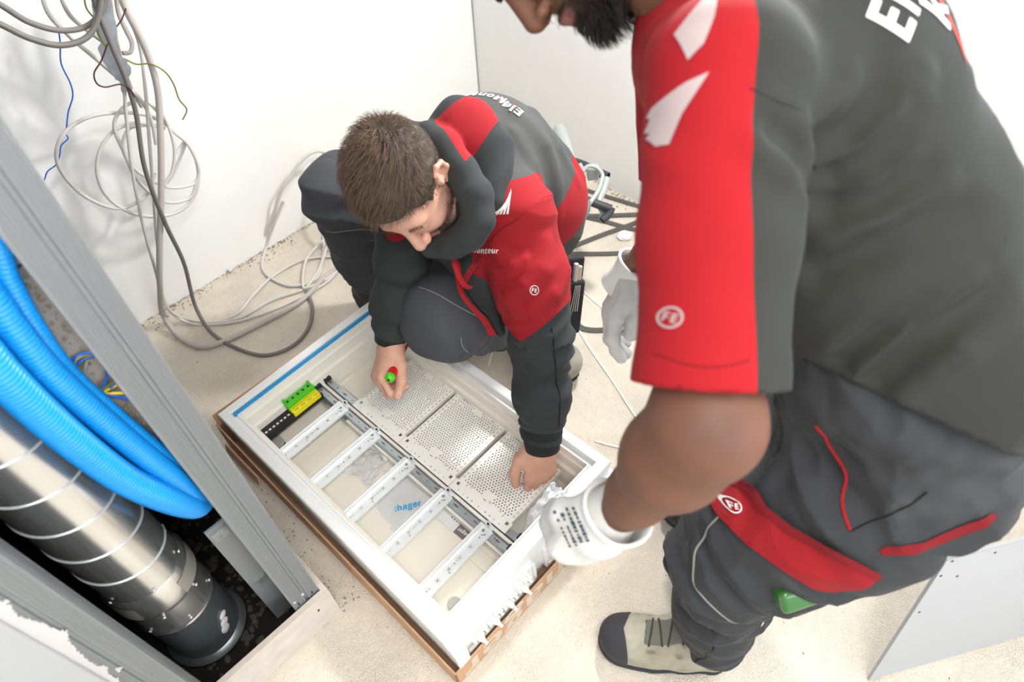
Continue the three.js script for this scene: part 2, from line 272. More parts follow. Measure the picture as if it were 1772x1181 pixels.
const conduits = [
  [[[-0.614, 2.6, -0.524], [-0.603, 1.6, -0.534], [-0.543, 1.213, -0.59], [-0.557, 1.136, -0.578], [-0.563, 1.067, -0.569], [-0.565, 0.995, -0.564], [-0.557, 0.878, -0.57], [-0.545, 0.742, -0.582], [-0.555, 0.603, -0.607], [-0.591, 0.52, -0.683]], 0.0128, 'blue corrugated conduit lying furthest back, against the grey panel'],
  [[[-0.636, 2.6, -0.489], [-0.621, 1.6, -0.503], [-0.564, 1.161, -0.55], [-0.564, 1.096, -0.546], [-0.564, 1.022, -0.543], [-0.56, 0.935, -0.547], [-0.552, 0.826, -0.555], [-0.545, 0.709, -0.568], [-0.561, 0.582, -0.601], [-0.605, 0.5, -0.683]], 0.0172, 'blue corrugated conduit in the middle of the bundle, with a bright ribbed top'],
  [[[-0.658, 2.6, -0.469], [-0.643, 1.6, -0.483], [-0.595, 1.115, -0.528], [-0.594, 1.035, -0.534], [-0.595, 0.934, -0.536], [-0.591, 0.822, -0.543], [-0.579, 0.71, -0.559], [-0.574, 0.572, -0.596], [-0.602, 0.485, -0.672]], 0.0140, 'blue corrugated conduit half hidden between the middle and the lowest one'],
  [[[-0.648, 2.6, -0.43], [-0.634, 1.6, -0.443], [-0.573, 1.139, -0.501], [-0.571, 1.07, -0.498], [-0.57, 0.992, -0.499], [-0.567, 0.894, -0.505], [-0.563, 0.795, -0.517], [-0.553, 0.703, -0.537], [-0.562, 0.593, -0.58], [-0.606, 0.475, -0.655]], 0.0208, 'lowest and widest blue corrugated conduit, nearest the round duct'],
];
for (const [pts, r, label] of conduits) solo('corrugated_conduit', corrugated(pts, r), M.hose, label, 'conduit', [0, 0, 0]);
// black cables behind the conduits
[[[[-0.591, 1.104, -0.546], [-0.588, 1.033, -0.548], [-0.582, 0.951, -0.547], [-0.58, 0.85, -0.549], [-0.576, 0.715, -0.559], [-0.603, 0.583, -0.589]], 0.006, 'black cable between the blue conduits and the grey panel, the upper one'],
 [[[-0.583, 1.103, -0.512], [-0.573, 1.058, -0.515], [-0.572, 0.988, -0.515], [-0.576, 0.884, -0.518], [-0.577, 0.754, -0.531], [-0.577, 0.649, -0.559]], 0.007, 'black cable squeezed among the blue conduits, the lower one']].forEach(([p, r, l]) => solo('cable', tube(p, r), M.blackMatt, l, 'cable'));
[[[[-0.871, 0.607, -0.691], [-0.825, 0.614, -0.745], [-0.797, 0.531, -0.725], [-0.833, 0.473, -0.703], [-0.886, 0.442, -0.698]], 0.0032, 'thin grey cable looping behind the blue conduits beside the duct, outer one'],
 [[[-0.851, 0.599, -0.682], [-0.816, 0.592, -0.721], [-0.804, 0.524, -0.717], [-0.84, 0.477, -0.708], [-0.888, 0.45, -0.707]], 0.0032, 'thin grey cable looping behind the blue conduits beside the duct, inner one']].forEach(([p, r, l]) => solo('cable', tube(p, r), M.wireGrey, l, 'cable'));
// coil of single wires on the panel
const coil = [
  [[[-0.575, 0.965, -0.585], [-0.568, 0.979, -0.593], [-0.553, 0.975, -0.605], [-0.544, 0.952, -0.613], [-0.544, 0.925, -0.611], [-0.551, 0.909, -0.603], [-0.564, 0.911, -0.589], [-0.55, 0.89, -0.601]], M.wireYellow, 'yellow wire of the small loose coil on the grey panel'],
  [[[-0.574, 0.968, -0.585], [-0.566, 0.984, -0.592], [-0.553, 0.976, -0.604], [-0.549, 0.956, -0.606], [-0.553, 0.932, -0.601], [-0.564, 0.913, -0.588], [-0.553, 0.888, -0.596], [-0.543, 0.867, -0.602]], M.wireBlue, 'blue wire of the small loose coil on the grey panel, ending in a free tip'],
  [[[-0.575, 0.961, -0.583], [-0.566, 0.974, -0.592], [-0.551, 0.97, -0.604], [-0.544, 0.944, -0.609], [-0.546, 0.921, -0.607], [-0.557, 0.91, -0.596]], M.wireBlue, 'second blue wire of the small loose coil, the inner turn'],
  [[[-0.572, 0.965, -0.587], [-0.558, 0.975, -0.599], [-0.546, 0.963, -0.61], [-0.544, 0.939, -0.611], [-0.551, 0.917, -0.603], [-0.565, 0.918, -0.587]], M.wireYG, 'dull green wire of the small loose coil on the grey panel'],
  [[[-0.57, 0.951, -0.588], [-0.559, 0.97, -0.601], [-0.549, 0.969, -0.611], [-0.542, 0.956, -0.615]], M.wireGrey, 'grey wire bent over the small loose coil on the grey panel'],
];
coil.forEach(([p, m, l]) => solo('wire', tube(p, 0.0021, 0, 6), m, l, 'wire'));

/* ---------- cables hanging in front of the left wall ---------- */
const hang = [
  [[[-0.831, 1.059, -1.678], [-0.845, 0.989, -1.666], [-0.843, 0.88, -1.667], [-0.853, 0.78, -1.658], [-0.884, 0.668, -1.629], [-0.932, 0.52, -1.584], [-0.989, 0.362, -1.53], [-1.046, 0.216, -1.518], [-1.116, 0.05, -1.562], [-1.068, 0.012, -1.504], [-0.983, 0.009, -1.456], [-0.922, 0.009, -1.473], [-0.832, 0.009, -1.53], [-0.697, 0.009, -1.633], [-0.607, 0.009, -1.77], [-0.484, 0.009, -1.847]], 0.0088, M.cable, 'thickest white cable of the bundle, falling straight to the floor and turning away'],
  [[[-0.839, 1.099, -1.575], [-0.852, 1.034, -1.563], [-0.858, 0.942, -1.557], [-0.862, 0.868, -1.554], [-0.876, 0.78, -1.554], [-0.913, 0.631, -1.533], [-0.944, 0.442, -1.545], [-0.971, 0.263, -1.575], [-1.011, 0.06, -1.577], [-0.963, 0.02, -1.509], [-0.871, 0.006, -1.445], [-0.773, 0.006, -1.409], [-0.696, 0.006, -1.439], [-0.655, 0.006, -1.509], [-0.656, 0.006, -1.611], [-0.686, 0.006, -1.681]], 0.0062, M.cableGrey, 'dark grey cable that swings out of the bundle into a wide loop on the floor'],
  [[[-0.841, 1.022, -1.711], [-0.858, 0.951, -1.695], [-0.865, 0.87, -1.688], [-0.891, 0.763, -1.664], [-0.931, 0.62, -1.626], [-0.971, 0.489, -1.602], [-1.02, 0.34, -1.583], [-1.087, 0.1, -1.558], [-1.064, 0.02, -1.575], [-0.973, 0.006, -1.567], [-0.903, 0.006, -1.597], [-0.87, 0.006, -1.669], [-0.818, 0.006, -1.762], [-0.729, 0.006, -1.836], [-0.649, 0.006, -1.85], [-0.545, 0.006, -1.835]], 0.0046, M.cableWhite, 'thin white cable of the bundle, with a long S bend on the floor'],
  [[[-0.875, 1.026, -1.706], [-0.899, 0.932, -1.683], [-0.92, 0.827, -1.664], [-0.951, 0.72, -1.634], [-0.987, 0.587, -1.601], [-1.024, 0.43, -1.579], [-1.059, 0.271, -1.574], [-1.092, 0.06, -1.571], [-1.047, 0.008, -1.564], [-0.932, 0.006, -1.556], [-0.824, 0.006, -1.586], [-0.684, 0.006, -1.667], [-0.605, 0.006, -1.744], [-0.571, 0.006, -1.889]], 0.0046, M.cableWhite, 'thin white cable hanging left of the thick one, then running along the floor'],
  [[[-0.947, 1.085, -1.57], [-0.959, 1.018, -1.558], [-0.953, 0.955, -1.578], [-0.935, 0.88, -1.608], [-0.921, 0.812, -1.636], [-0.909, 0.743, -1.66], [-0.914, 0.679, -1.669], [-0.926, 0.616, -1.658]], 0.0048, M.cableWhite, 'white cable crossing from the upper left into the bundle'],
  [[[-0.949, 1.052, -1.622], [-0.952, 0.984, -1.619], [-0.94, 0.945, -1.631], [-0.921, 0.894, -1.649], [-0.921, 0.782, -1.662], [-0.924, 0.719, -1.674]], 0.0048, M.cable, 'beige cable dropping beside the crossing white one'],
  [[[-1, 1.109, -1.437], [-0.981, 1.079, -1.456], [-0.958, 1.033, -1.477], [-0.923, 0.998, -1.509], [-0.885, 0.988, -1.546], [-0.85, 1.009, -1.578], [-0.819, 1.062, -1.607]], 0.0062, M.cableGrey, 'grey cable sagging across the upper left corner, the upper of two'],
  [[[-1.003, 1.083, -1.407], [-0.983, 1.054, -1.426], [-0.958, 1.013, -1.449], [-0.923, 0.979, -1.482], [-0.883, 0.975, -1.52], [-0.853, 1.004, -1.548], [-0.82, 1.073, -1.58]], 0.0064, M.cableGrey, 'grey cable sagging across the upper left corner, the lower of two'],
  [[[-0.862, 1.013, -1.705], [-0.878, 0.955, -1.689], [-0.88, 0.912, -1.688], [-0.88, 0.879, -1.687], [-0.889, 0.862, -1.679], [-0.902, 0.866, -1.666]], 0.0055, M.cable, 'short beige cable end bent into a hook beside the grey tape'],
];
hang.forEach(([p, r, m, l]) => solo('cable', tube(p, r, p.length * 12), m, l, 'cable'));
const loops = [
  [[[-0.969, 0.525, -1.659], [-1.005, 0.478, -1.625], [-1.059, 0.476, -1.574], [-1.103, 0.549, -1.533], [-1.116, 0.637, -1.52], [-1.108, 0.686, -1.528], [-1.079, 0.726, -1.555], [-1.031, 0.739, -1.601], [-0.977, 0.719, -1.651], [-0.931, 0.682, -1.694], [-0.898, 0.616, -1.726], [-0.881, 0.538, -1.742], [-0.889, 0.465, -1.734], [-0.918, 0.404, -1.707], [-0.96, 0.383, -1.667], [-1.007, 0.403, -1.623], [-1.048, 0.453, -1.584], [-1.07, 0.527, -1.563], [-1.064, 0.597, -1.569], [-1.037, 0.652, -1.595], [-0.996, 0.682, -1.633], [-0.952, 0.673, -1.674], [-0.912, 0.63, -1.712]], 0.0048],
  [[[-0.896, 0.707, -1.7], [-0.894, 0.64, -1.702], [-0.904, 0.57, -1.692], [-0.929, 0.515, -1.669], [-0.953, 0.49, -1.647], [-0.902, 0.448, -1.708], [-0.882, 0.474, -1.727], [-0.879, 0.565, -1.73], [-0.894, 0.617, -1.715], [-0.919, 0.725, -1.692], [-0.957, 0.732, -1.656], [-0.988, 0.702, -1.627], [-0.997, 0.621, -1.619], [-0.999, 0.53, -1.617], [-0.968, 0.434, -1.646], [-0.921, 0.413, -1.691], [-0.891, 0.456, -1.719]], 0.0046],
  [[[-0.949, 0.648, -1.705], [-0.982, 0.659, -1.674], [-1.008, 0.628, -1.649], [-1.014, 0.578, -1.644], [-1, 0.519, -1.657], [-0.971, 0.471, -1.684], [-0.888, 0.567, -1.749], [-0.916, 0.548, -1.708]], 0.0046],
];
{
  const t = thing('cable_coil', 'white cable wound into wide loose loops in front of the left wall', 'cable coil', [0, 0, 0]);
  loops.forEach(([p, r]) => part('loop', tube(p, r, p.length * 14), M.cableWhite, t));
}
solo('wire', tube([[-1.007, 0.953, -1.65], [-1.019, 0.912, -1.639], [-1.034, 0.87, -1.625], [-1.037, 0.82, -1.622], [-1.043, 0.793, -1.616], [-1.065, 0.759, -1.596], [-1.083, 0.722, -1.579]], 0.0017, 0, 6), M.wireBlue, 'upper thin blue wire hanging in front of the left wall', 'wire');
solo('wire', tube([[-1.087, 0.71, -1.575], [-1.088, 0.701, -1.574], [-1.104, 0.692, -1.559], [-1.116, 0.67, -1.548], [-1.129, 0.653, -1.535], [-1.148, 0.646, -1.518], [-1.161, 0.629, -1.506]], 0.0017, 0, 6), M.wireBlue, 'lower thin blue wire with a kinked end, beside the steel stud', 'wire');
solo('wire', tube([[-0.874, 1.051, -1.583], [-0.883, 1.013, -1.575], [-0.879, 0.985, -1.579], [-0.884, 0.956, -1.574], [-0.883, 0.924, -1.575]], 0.0018, 0, 6), M.wireYG, 'short green-yellow wire left of the cable bundle', 'wire');
solo('wire', tube([[-0.885, 0.872, -1.628], [-0.87, 0.849, -1.642], [-0.842, 0.841, -1.654], [-0.82, 0.816, -1.662], [-0.814, 0.78, -1.667], [-0.816, 0.738, -1.665], [-0.811, 0.705, -1.67], [-0.826, 0.685, -1.656]], 0.0018, 0, 6), M.wireYG, 'green-yellow wire curling out to the right of the cable bundle', 'wire');
solo('wire', tube([[-0.858, 0.948, -1.543], [-0.879, 0.92, -1.523], [-0.899, 0.9, -1.505], [-0.902, 0.878, -1.502], [-0.894, 0.865, -1.51], [-0.869, 0.857, -1.533], [-0.86, 0.843, -1.542], [-0.857, 0.818, -1.544]], 0.0018, 0, 6), M.wireBrown, 'brown wire bent into a hook in front of the cable bundle', 'wire');
solo('wire', tube([[-0.836, 0.978, -1.647], [-0.851, 0.959, -1.633], [-0.868, 0.946, -1.617]], 0.0018, 0, 6), M.wireBrown, 'short straight brown wire at the top of the cable bundle', 'wire');
// grey tape strip around the bundle
{
  const pts = [[-0.855, 1.046, -1.622], [-0.87, 0.991, -1.608], [-0.879, 0.943, -1.599], [-0.89, 0.908, -1.589], [-0.888, 0.861, -1.597], [-0.895, 0.805, -1.598]].map((p) => V(...p));
  const c = new THREE.CatmullRomCurve3(pts), n = 40, pos = [], idx = [], side = DS.clone();
  for (let i = 0; i <= n; i++) { const p = c.getPointAt(i / n), w = 0.022 * (1 + 0.25 * N3(i * 0.3, 1, 2)) * (i > 34 ? 0.6 : 1), k = 0.006 * N3(i * 0.25, 5, 1); for (const e of [-1, 0, 1]) pos.push(p.x + side.x * w * e + 0.01 * (e === 0 ? 0.5 : 0) + k, p.y + side.y * w * e + (e ? 0.004 * N3(i * 0.5, e, 3) : 0), p.z + side.z * w * e); }
  for (let i = 0; i < n; i++) for (let j = 0; j < 2; j++) { const a = i * 3 + j; idx.push(a, a + 1, a + 3, a + 1, a + 4, a + 3); }
  const g = new THREE.BufferGeometry(); g.setAttribute('position', new THREE.Float32BufferAttribute(pos, 3)); g.setIndex(idx); g.computeVertexNormals();
  solo('tape_strip', g, S({ color: 0x8d9296, roughness: 0.45, metalness: 0.2, side: THREE.DoubleSide }), 'crumpled grey tape hanging among the cables at the top left', 'tape');
}
// cables lying on the floor between the wall and the kneeling man
[[[[-0.977, 0.006, -1.805], [-0.907, 0.006, -1.912], [-0.816, 0.115, -1.939], [-0.754, 0.222, -1.957], [-0.721, 0.255, -1.974], [-0.675, 0.3, -2.004], [-0.634, 0.317, -2.028], [-0.61, 0.304, -2.052], [-0.6, 0.26, -2.075], [-0.549, 0.2, -1.903], [-0.528, 0.1, -1.869], [-0.485, 0.02, -1.881]], 0.0062, 'white cable arching up off the floor in front of the left wall'],
 [[[-0.583, 0.006, -2], [-0.657, 0.006, -1.991], [-0.651, 0.006, -1.865], [-0.664, 0.006, -1.735], [-0.74, 0.006, -1.713], [-0.817, 0.006, -1.756], [-0.857, 0.006, -1.809], [-0.866, 0.006, -1.915], [-0.808, 0.106, -1.934], [-0.76, 0.178, -1.952]], 0.0056, 'white cable forming the tight bend nearest the left wall'],
 [[[-0.494, 0.006, -1.96], [-0.568, 0.006, -1.858], [-0.615, 0.006, -1.745], [-0.688, 0.006, -1.695], [-0.798, 0.006, -1.65], [-0.898, 0.006, -1.574], [-1.01, 0.006, -1.562]], 0.0056, 'white cable running diagonally across the floor towards the bundle'],
 [[[-0.633, 0.012, -1.982], [-0.642, 0.012, -1.888], [-0.657, 0.012, -1.771], [-0.691, 0.012, -1.689], [-0.708, 0.012, -1.819], [-0.684, 0.012, -1.892], [-0.622, 0.012, -1.981]], 0.005, 'narrow loop of white cable beside the crouching man'],
].forEach(([p, r, l]) => solo('cable', tube(p, r, p.length * 12), M.cableWhite, l, 'cable'));

/* ---------- the distribution cabinet lying on its back ---------- */
const CAB = { L: 0.878, W: 0.55, yaw: 0.7929, pos: [-0.7834, 0.003, -1.0784], tilt: [0.0305, 0.0375] };
const cabinet = thing('distribution_cabinet', 'open white electrical cabinet lying on its back in a cardboard tray', 'cabinet', CAB.pos);
cabinet.rotation.order = 'YXZ'; cabinet.rotation.set(CAB.tilt[0], -CAB.yaw, CAB.tilt[1]);
cabinet.updateMatrixWorld();
// profile (inset, height) swept around the rectangle L x W; local x = u along the long side, z = -v
function sweepRect(L, W, prof, skip = []) {
  const pos = [], uv = [];
  const ring = (w, y) => [[w, y, -w], [L - w, y, -w], [L - w, y, -(W - w)], [w, y, -(W - w)]];
  for (let i = 0; i + 1 < prof.length; i++) {
    const a = ring(...prof[i]), b = ring(...prof[i + 1]);
    for (let k = 0; k < 4; k++) { if (skip.includes(k)) continue; const n = (k + 1) % 4, q = [a[k], a[n], b[n], a[k], b[n], b[k]]; for (const p of q) { pos.push(...p); uv.push(k % 2 ? -p[2] : p[0], p[1] + i * 0.02); } }
  }
  const g = new THREE.BufferGeometry(); g.setAttribute('position', new THREE.Float32BufferAttribute(pos, 3)); g.setAttribute('uv', new THREE.Float32BufferAttribute(uv, 2)); g.computeVertexNormals(); return g;
}
{
  const { L, W } = CAB, c = cabinet;
  part('frame', sweepRect(L, W, [[0, 0], [0, 0.146], [-0.002, 0.148], [-0.002, 0.157], [0.0005, 0.161], [0.003, 0.162], [0.021, 0.162], [0.0235, 0.161], [0.0245, 0.158], [0.0245, 0.1455], [0.0345, 0.1455], [0.0345, 0.151], [0.0385, 0.151], [0.0385, 0.148]]), M.white, c);
  part('inner_wall', sweepRect(L, W, [[0.0385, 0.148], [0.0395, 0.128], [0.0455, 0.126], [0.0465, 0.092], [0.056, 0.09], [0.058, 0.014], [0.0385, 0.014]]), M.inner, c);
  part('back_panel', box(0.004, L - 0.004, 0.006, 0.014, -W + 0.004, -0.004), M.back, c);
  // blue sealing strip in the groove along the short far-left side
  part('sealing_strip', rbox(0.0252, 0.0338, 0.146, 0.1565, -W + 0.03, -0.0285, 0.001), M.blueTape, c);
  part('screw', new THREE.CylinderGeometry(0.003, 0.003, 0.002, 12).translate(0.029, 0.1468, -0.0265), M.zinc, c);
  // moulded reliefs and knockouts of the back panel
  const pad = (u0, u1, v0, v1, h = 0.004) => part('moulded_pad', rbox(u0, u1, 0.0135, 0.014 + h, -v1, -v0, 0.0015), M.back, c);
  pad(0.075, 0.205, 0.315, 0.395, 0.006); pad(0.1, 0.15, 0.40, 0.46, 0.003); pad(0.07, 0.09, 0.30, 0.5, 0.004); pad(0.06, 0.075, 0.30, 0.37, 0.008);
  pad(0.195, 0.235, 0.06, 0.24, 0.004); pad(0.765, 0.83, 0.06, 0.13, 0.004); pad(0.70, 0.80, 0.19, 0.225, 0.005); pad(0.79, 0.82, 0.15, 0.24, 0.003); pad(0.06, 0.13, 0.05, 0.12, 0.003);
  pad(0.80, 0.826, 0.29, 0.36, 0.02);
  for (const [u, v] of [[0.08, 0.075], [0.795, 0.09]]) {
    const s = new THREE.Shape(); s.absellipse(-0.008, 0, 0.0155, 0.0155, Math.PI / 2, Math.PI * 1.5); s.absellipse(0.012, 0, 0.0155, 0.0155, -Math.PI / 2, Math.PI / 2);
    const d = new THREE.ExtrudeGeometry(s, { depth: 0.003, bevelEnabled: true, bevelSize: 0.001, bevelThickness: 0.001, bevelSegments: 2 }); d.rotateX(-Math.PI / 2); d.translate(u, 0.0185, -v); part('knockout_cover', d, S({ color: 0xb9b6b1, roughness: 0.6 }), c, 'grey oval knockout cover');
    const e = new THREE.ExtrudeGeometry(s, { depth: 0.0008, bevelEnabled: false }); e.rotateX(-Math.PI / 2); e.scale(1, 1, 1); e.translate(u + 0.006, 0.0172, -v); part('knockout_opening', e, M.hole, c);
  }
  // row of round knockouts in the inner wall of the short side
  for (let i = 0; i < 6; i++) { const q = new THREE.TorusGeometry(0.017, 0.0009, 6, 28); q.rotateY(Math.PI / 2); q.translate(0.0578, 0.052, -(0.30 + i * 0.042)); part('knockout_ring', q, M.inner, c); }
  // uprights: perforated U rails
  const holeGroups = []; for (let u = 0.07; u < 0.81; u += 0.0351) holeGroups.push(u);
  function upright(v, y, w = 0.014) {
    const s = new THREE.Shape(); s.moveTo(0.045, -w / 2); s.lineTo(0.835, -w / 2); s.lineTo(0.835, w / 2); s.lineTo(0.045, w / 2); s.closePath();
    holeGroups.forEach((u, i) => { for (const k of i % 2 ? [0] : [-0.0062, 0, 0.0062]) { const h = new THREE.Path(); h.absarc(u + k, 0, i % 2 ? 0.0021 : 0.0021 + (k === 0 ? 0.0005 : 0), 0, Math.PI * 2, true); s.holes.push(h); } });
    const g = new THREE.ExtrudeGeometry(s, { depth: 0.0015, bevelEnabled: false, curveSegments: 4 }); g.rotateX(-Math.PI / 2); g.translate(0, y, -v);
    const m = part('upright', merge([g, box(0.045, 0.835, y - 0.028, y, -v - w / 2 - 0.0012, -v - w / 2), box(0.045, 0.835, y - 0.028, y, -v + w / 2, -v + w / 2 + 0.0012), box(0.045, 0.835, y - 0.022, y - 0.019, -v - w / 2, -v + w / 2)]), M.upright, c);
    return m;
  }
  upright(0.041, 0.06); upright(0.2545, 0.062); upright(0.2895, 0.062, 0.016); upright(0.521, 0.06);
  part('cover_strip', rbox(0.045, 0.835, 0.05, 0.066, -0.2755, -0.267, 0.002), M.inner, c);
  part('cover_strip', rbox(0.2, 0.835, 0.02, 0.045, -0.246, -0.238, 0.002), M.inner, c);
  part('lower_channel', merge([box(0.06, 0.835, 0.028, 0.034, -0.245, -0.2385), box(0.06, 0.835, 0.04, 0.043, -0.24, -0.236)]), M.upright, c);
  for (const v of [0.041, 0.2545, 0.2895, 0.521]) for (const e of [0, 1]) {
    const u = e ? 0.826 : 0.052, b = part('end_bracket', merge([rbox(u - 0.012, u + 0.013, 0.03, 0.075, -v - 0.011, -v + 0.011, 0.002), rbox(u - 0.013, u + 0.002, 0.07, 0.09, -v - 0.008, -v - 0.001, 0.0015), rbox(u - 0.013, u + 0.002, 0.07, 0.09, -v + 0.002, -v + 0.008, 0.0015), rbox(u - 0.013, u - 0.008, 0.07, 0.095, -v - 0.008, -v + 0.008, 0.0015)]), M.black, c);
    part('screw', new THREE.CylinderGeometry(0.004, 0.004, 0.0025, 14).translate(u + 0.004, 0.0765, -v + 0.003), M.zinc, b);
  }
  // five top-hat rails
  const railShape = () => {
    const s = new THREE.Shape(), v0 = 0.03, v1 = 0.2625; s.moveTo(v0, 0); s.lineTo(v1, 0); s.lineTo(v1, 0.0265); s.lineTo(v0, 0.0265); s.closePath();
    const circ = (x, y, r) => { const h = new THREE.Path(); h.absarc(x, y, r, 0, Math.PI * 2, true); s.holes.push(h); };
    const clover = (x, y, r) => { const h = new THREE.Path(), n = 32; for (let i = 0; i <= n; i++) { const a = Math.PI / 4 - i / n * Math.PI * 2, k = r * (0.62 + 0.38 * Math.cos(4 * (a - Math.PI / 4))); const q = [x + Math.cos(a) * k, y + Math.sin(a) * k]; i ? h.lineTo(...q) : h.moveTo(...q); } s.holes.push(h); };
    for (const x of [0.094, 0.13, 0.166, 0.202]) clover(x, 0.0135, 0.0062);
    for (const [x, k] of [[0.148, 1], [0.060, 0.8], [0.232, 0.8]]) { circ(x, 0.0135, 0.0025 * k + 0.0004); circ(x - 0.0085, 0.0135, 0.0014); circ(x + 0.0085, 0.0135, 0.0019); }
    circ(0.125, 0.0215, 0.0023); circ(0.0475, 0.0075, 0.0022); circ(0.245, 0.0175, 0.0022); circ(0.043, 0.0185, 0.003); circ(0.251, 0.0075, 0.0042);
    return s;
  };
  const flat = new THREE.ExtrudeGeometry(railShape(), { depth: 0.001, bevelEnabled: false, curveSegments: 8 }); // shape (v, u)
  { const p = flat.attributes.position; for (let i = 0; i < p.count; i++) { const v = p.getX(i), u = p.getY(i), d = p.getZ(i); p.setXYZ(i, u + 0.0045, d, -v); } flat.computeVertexNormals(); }
  const v0 = 0.03, v1 = 0.2625;
  const lips = [box(0.0035, 0.0045, 0, 0.0075, -v1, -v0), box(-0.0042, 0.0045, 0.0068, 0.0078, -v1, -v0), box(0.031, 0.0335, -0.006, 0.001, -v1, -v0)];
  const edge = rod(V(-0.0042, 0.0072, -v0), V(-0.0042, 0.0072, -v1), 0.0013, 0.0013, 8);
  const railGeo = merge([flat, ...lips, edge]);
  for (let i = 0; i < 5; i++) {
    const m = part('mounting_rail', railGeo, M.zinc, c); m.position.set(0.158 + i * 0.1402, 0.0655, 0);
    const cl = part('rail_clip', merge([rbox(0.006, 0.016, 0.0, 0.009, -0.2755, -0.262, 0.001), rbox(0.018, 0.03, 0.0, 0.006, -0.272, -0.2615, 0.001)]), M.zinc, m);
    part('screw', new THREE.CylinderGeometry(0.0032, 0.0032, 0.003, 12).translate(0.013, 0.0095, -0.268), M.toolDark, m);
  }
  // black terminal carrier with the green-yellow earth terminal
  const tc = part('terminal_carrier', merge([box(0.055, 0.094, 0.066, 0.069, -0.247, -0.05), box(0.0535, 0.056, 0.066, 0.077, -0.247, -0.05), box(0.092, 0.0945, 0.054, 0.078, -0.247, -0.05), box(0.055, 0.094, 0.058, 0.078, -0.0525, -0.05)]), M.black, c);
  for (let i = 0; i < 7; i++) part('slot', box(0.0725, 0.0785, 0.0691, 0.0694, -(0.066 + i * 0.0125 + 0.0035), -(0.066 + i * 0.0125 - 0.0035)), M.inner, tc);
  const tb = part('earth_terminal', rbox(0.051, 0.076, 0.069, 0.1, -0.241, -0.148, 0.002), M.green, c);
  part('yellow_face', merge([rbox(0.076, 0.099, 0.0695, 0.089, -0.24, -0.149, 0.0015)]), M.yellow, tb);
  for (let i = 0; i < 5; i++) part('screw_opening', new THREE.CylinderGeometry(0.0036, 0.0036, 0.001, 14).translate(0.062, 0.1001, -(0.159 + i * 0.0175)), M.hole, tb);
  for (let i = 0; i < 2; i++) part('latch', rbox(0.049, 0.056, 0.095, 0.105, -(i ? 0.241 : 0.156), -(i ? 0.233 : 0.148), 0.001), M.green, tb);
  const marks = []; for (let i = 0; i < 17; i++) for (let j = 0; j < 3; j++) marks.push(box(0.0795 + j * 0.0032, 0.081 + j * 0.0032, 0.0889, 0.0892, -(0.1535 + i * 0.005) - 0.0013, -(0.1535 + i * 0.005) + 0.0013));
  part('marking', merge(marks), S({ color: 0xb59a10, roughness: 0.6 }), tb);
  const dash = []; for (let i = 0; i < 4; i++) for (let j = 0; j < 4; j++) dash.push(box(0.0925, 0.096, 0.0889, 0.0892, -(0.158 + i * 0.022 + j * 0.0033) - 0.0009, -(0.158 + i * 0.022 + j * 0.0033) + 0.0009));
  part('marking', merge(dash), M.print, tb);
  // three perforated mounting plates
  const PU = 0.1962, PV = 0.2525, ps = new THREE.Shape();
  const out = [[0.0006, 0], [PU - 0.0006, 0], [PU - 0.0006, 0.03], [PU - 0.0065, 0.03], [PU - 0.0065, PV - 0.033], [PU - 0.0006, PV - 0.033], [PU - 0.0006, PV], [0.0006, PV], [0.0006, PV - 0.033], [0.0065, PV - 0.033], [0.0065, 0.03], [0.0006, 0.03]];
  ps.setFromPoints(out.map((p) => new THREE.Vector2(...p)));
  const hex = (x, y, r) => { const h = new THREE.Path(); for (let i = 0; i < 6; i++) { const a = -i / 6 * Math.PI * 2; i ? h.lineTo(x + r * Math.cos(a), y + r * Math.sin(a)) : h.moveTo(x + r, y); } h.closePath(); ps.holes.push(h); };
  const rect = (x0, x1, y0, y1) => { const h = new THREE.Path(); h.moveTo(x0, y0); h.lineTo(x0, y1); h.lineTo(x1, y1); h.lineTo(x1, y0); h.closePath(); ps.holes.push(h); };
  const slots = [];
  for (let j = 0; j < 4; j++) for (const x of [0.043, 0.098, 0.153]) slots.push([x + (j % 2 ? 0.0 : 0.0), 0.062 + j * 0.043]);
  const px = 0.00815, pyy = 0.0071;
  for (let j = 0; j < 26; j++) for (let i = 0; i < 20; i++) {
    const x = 0.0225 + i * px + (j % 2 ? px / 2 : 0), y = 0.04 + j * pyy; if (x > PU - 0.02) continue;
    if ((j < 3 || j > 22) && (Math.abs(x - PU / 2) < 0.018)) continue;
    const sl = slots.find(([a, b]) => Math.abs(x - a) < 0.0042 && Math.abs(y - b) < 0.0055);
    if (sl) continue;
    hex(x, y, 0.0022);
  }
  for (const [a, b] of slots) rect(a - 0.0014, a + 0.0014, b - 0.0036, b + 0.0036);
  for (const [x, y] of [[0.014, 0.016], [PU - 0.014, 0.016], [0.014, PV - 0.018], [PU - 0.014, PV - 0.018]]) rect(x - 0.0043, x + 0.0043, y + 0.006 - 0.0043, y + 0.006 + 0.0043);
  for (const y of [0.032, PV - 0.036]) { rect(0.034, 0.0358, y - 0.005, y + 0.005); rect(PU - 0.0358, PU - 0.034, y - 0.005, y + 0.005); rect(PU / 2 - 0.006, PU / 2 + 0.004, y - 0.001, y + 0.001); }
  for (const y of [0.009, PV - 0.009]) { hex(0.028, y, 0.0016); hex(0.06, y, 0.0022); hex(0.075, y, 0.0024); hex(PU / 2, y, 0.0017); hex(PU - 0.075, y, 0.0024); hex(PU - 0.06, y, 0.0022); hex(PU - 0.028, y, 0.0016); }
  const pg = new THREE.ExtrudeGeometry(ps, { depth: 0.0025, bevelEnabled: false });
  { const p = pg.attributes.position; for (let i = 0; i < p.count; i++) { const u = p.getX(i), v = p.getY(i), d = p.getZ(i); p.setXYZ(i, u, d, -v); } pg.computeVertexNormals(); }
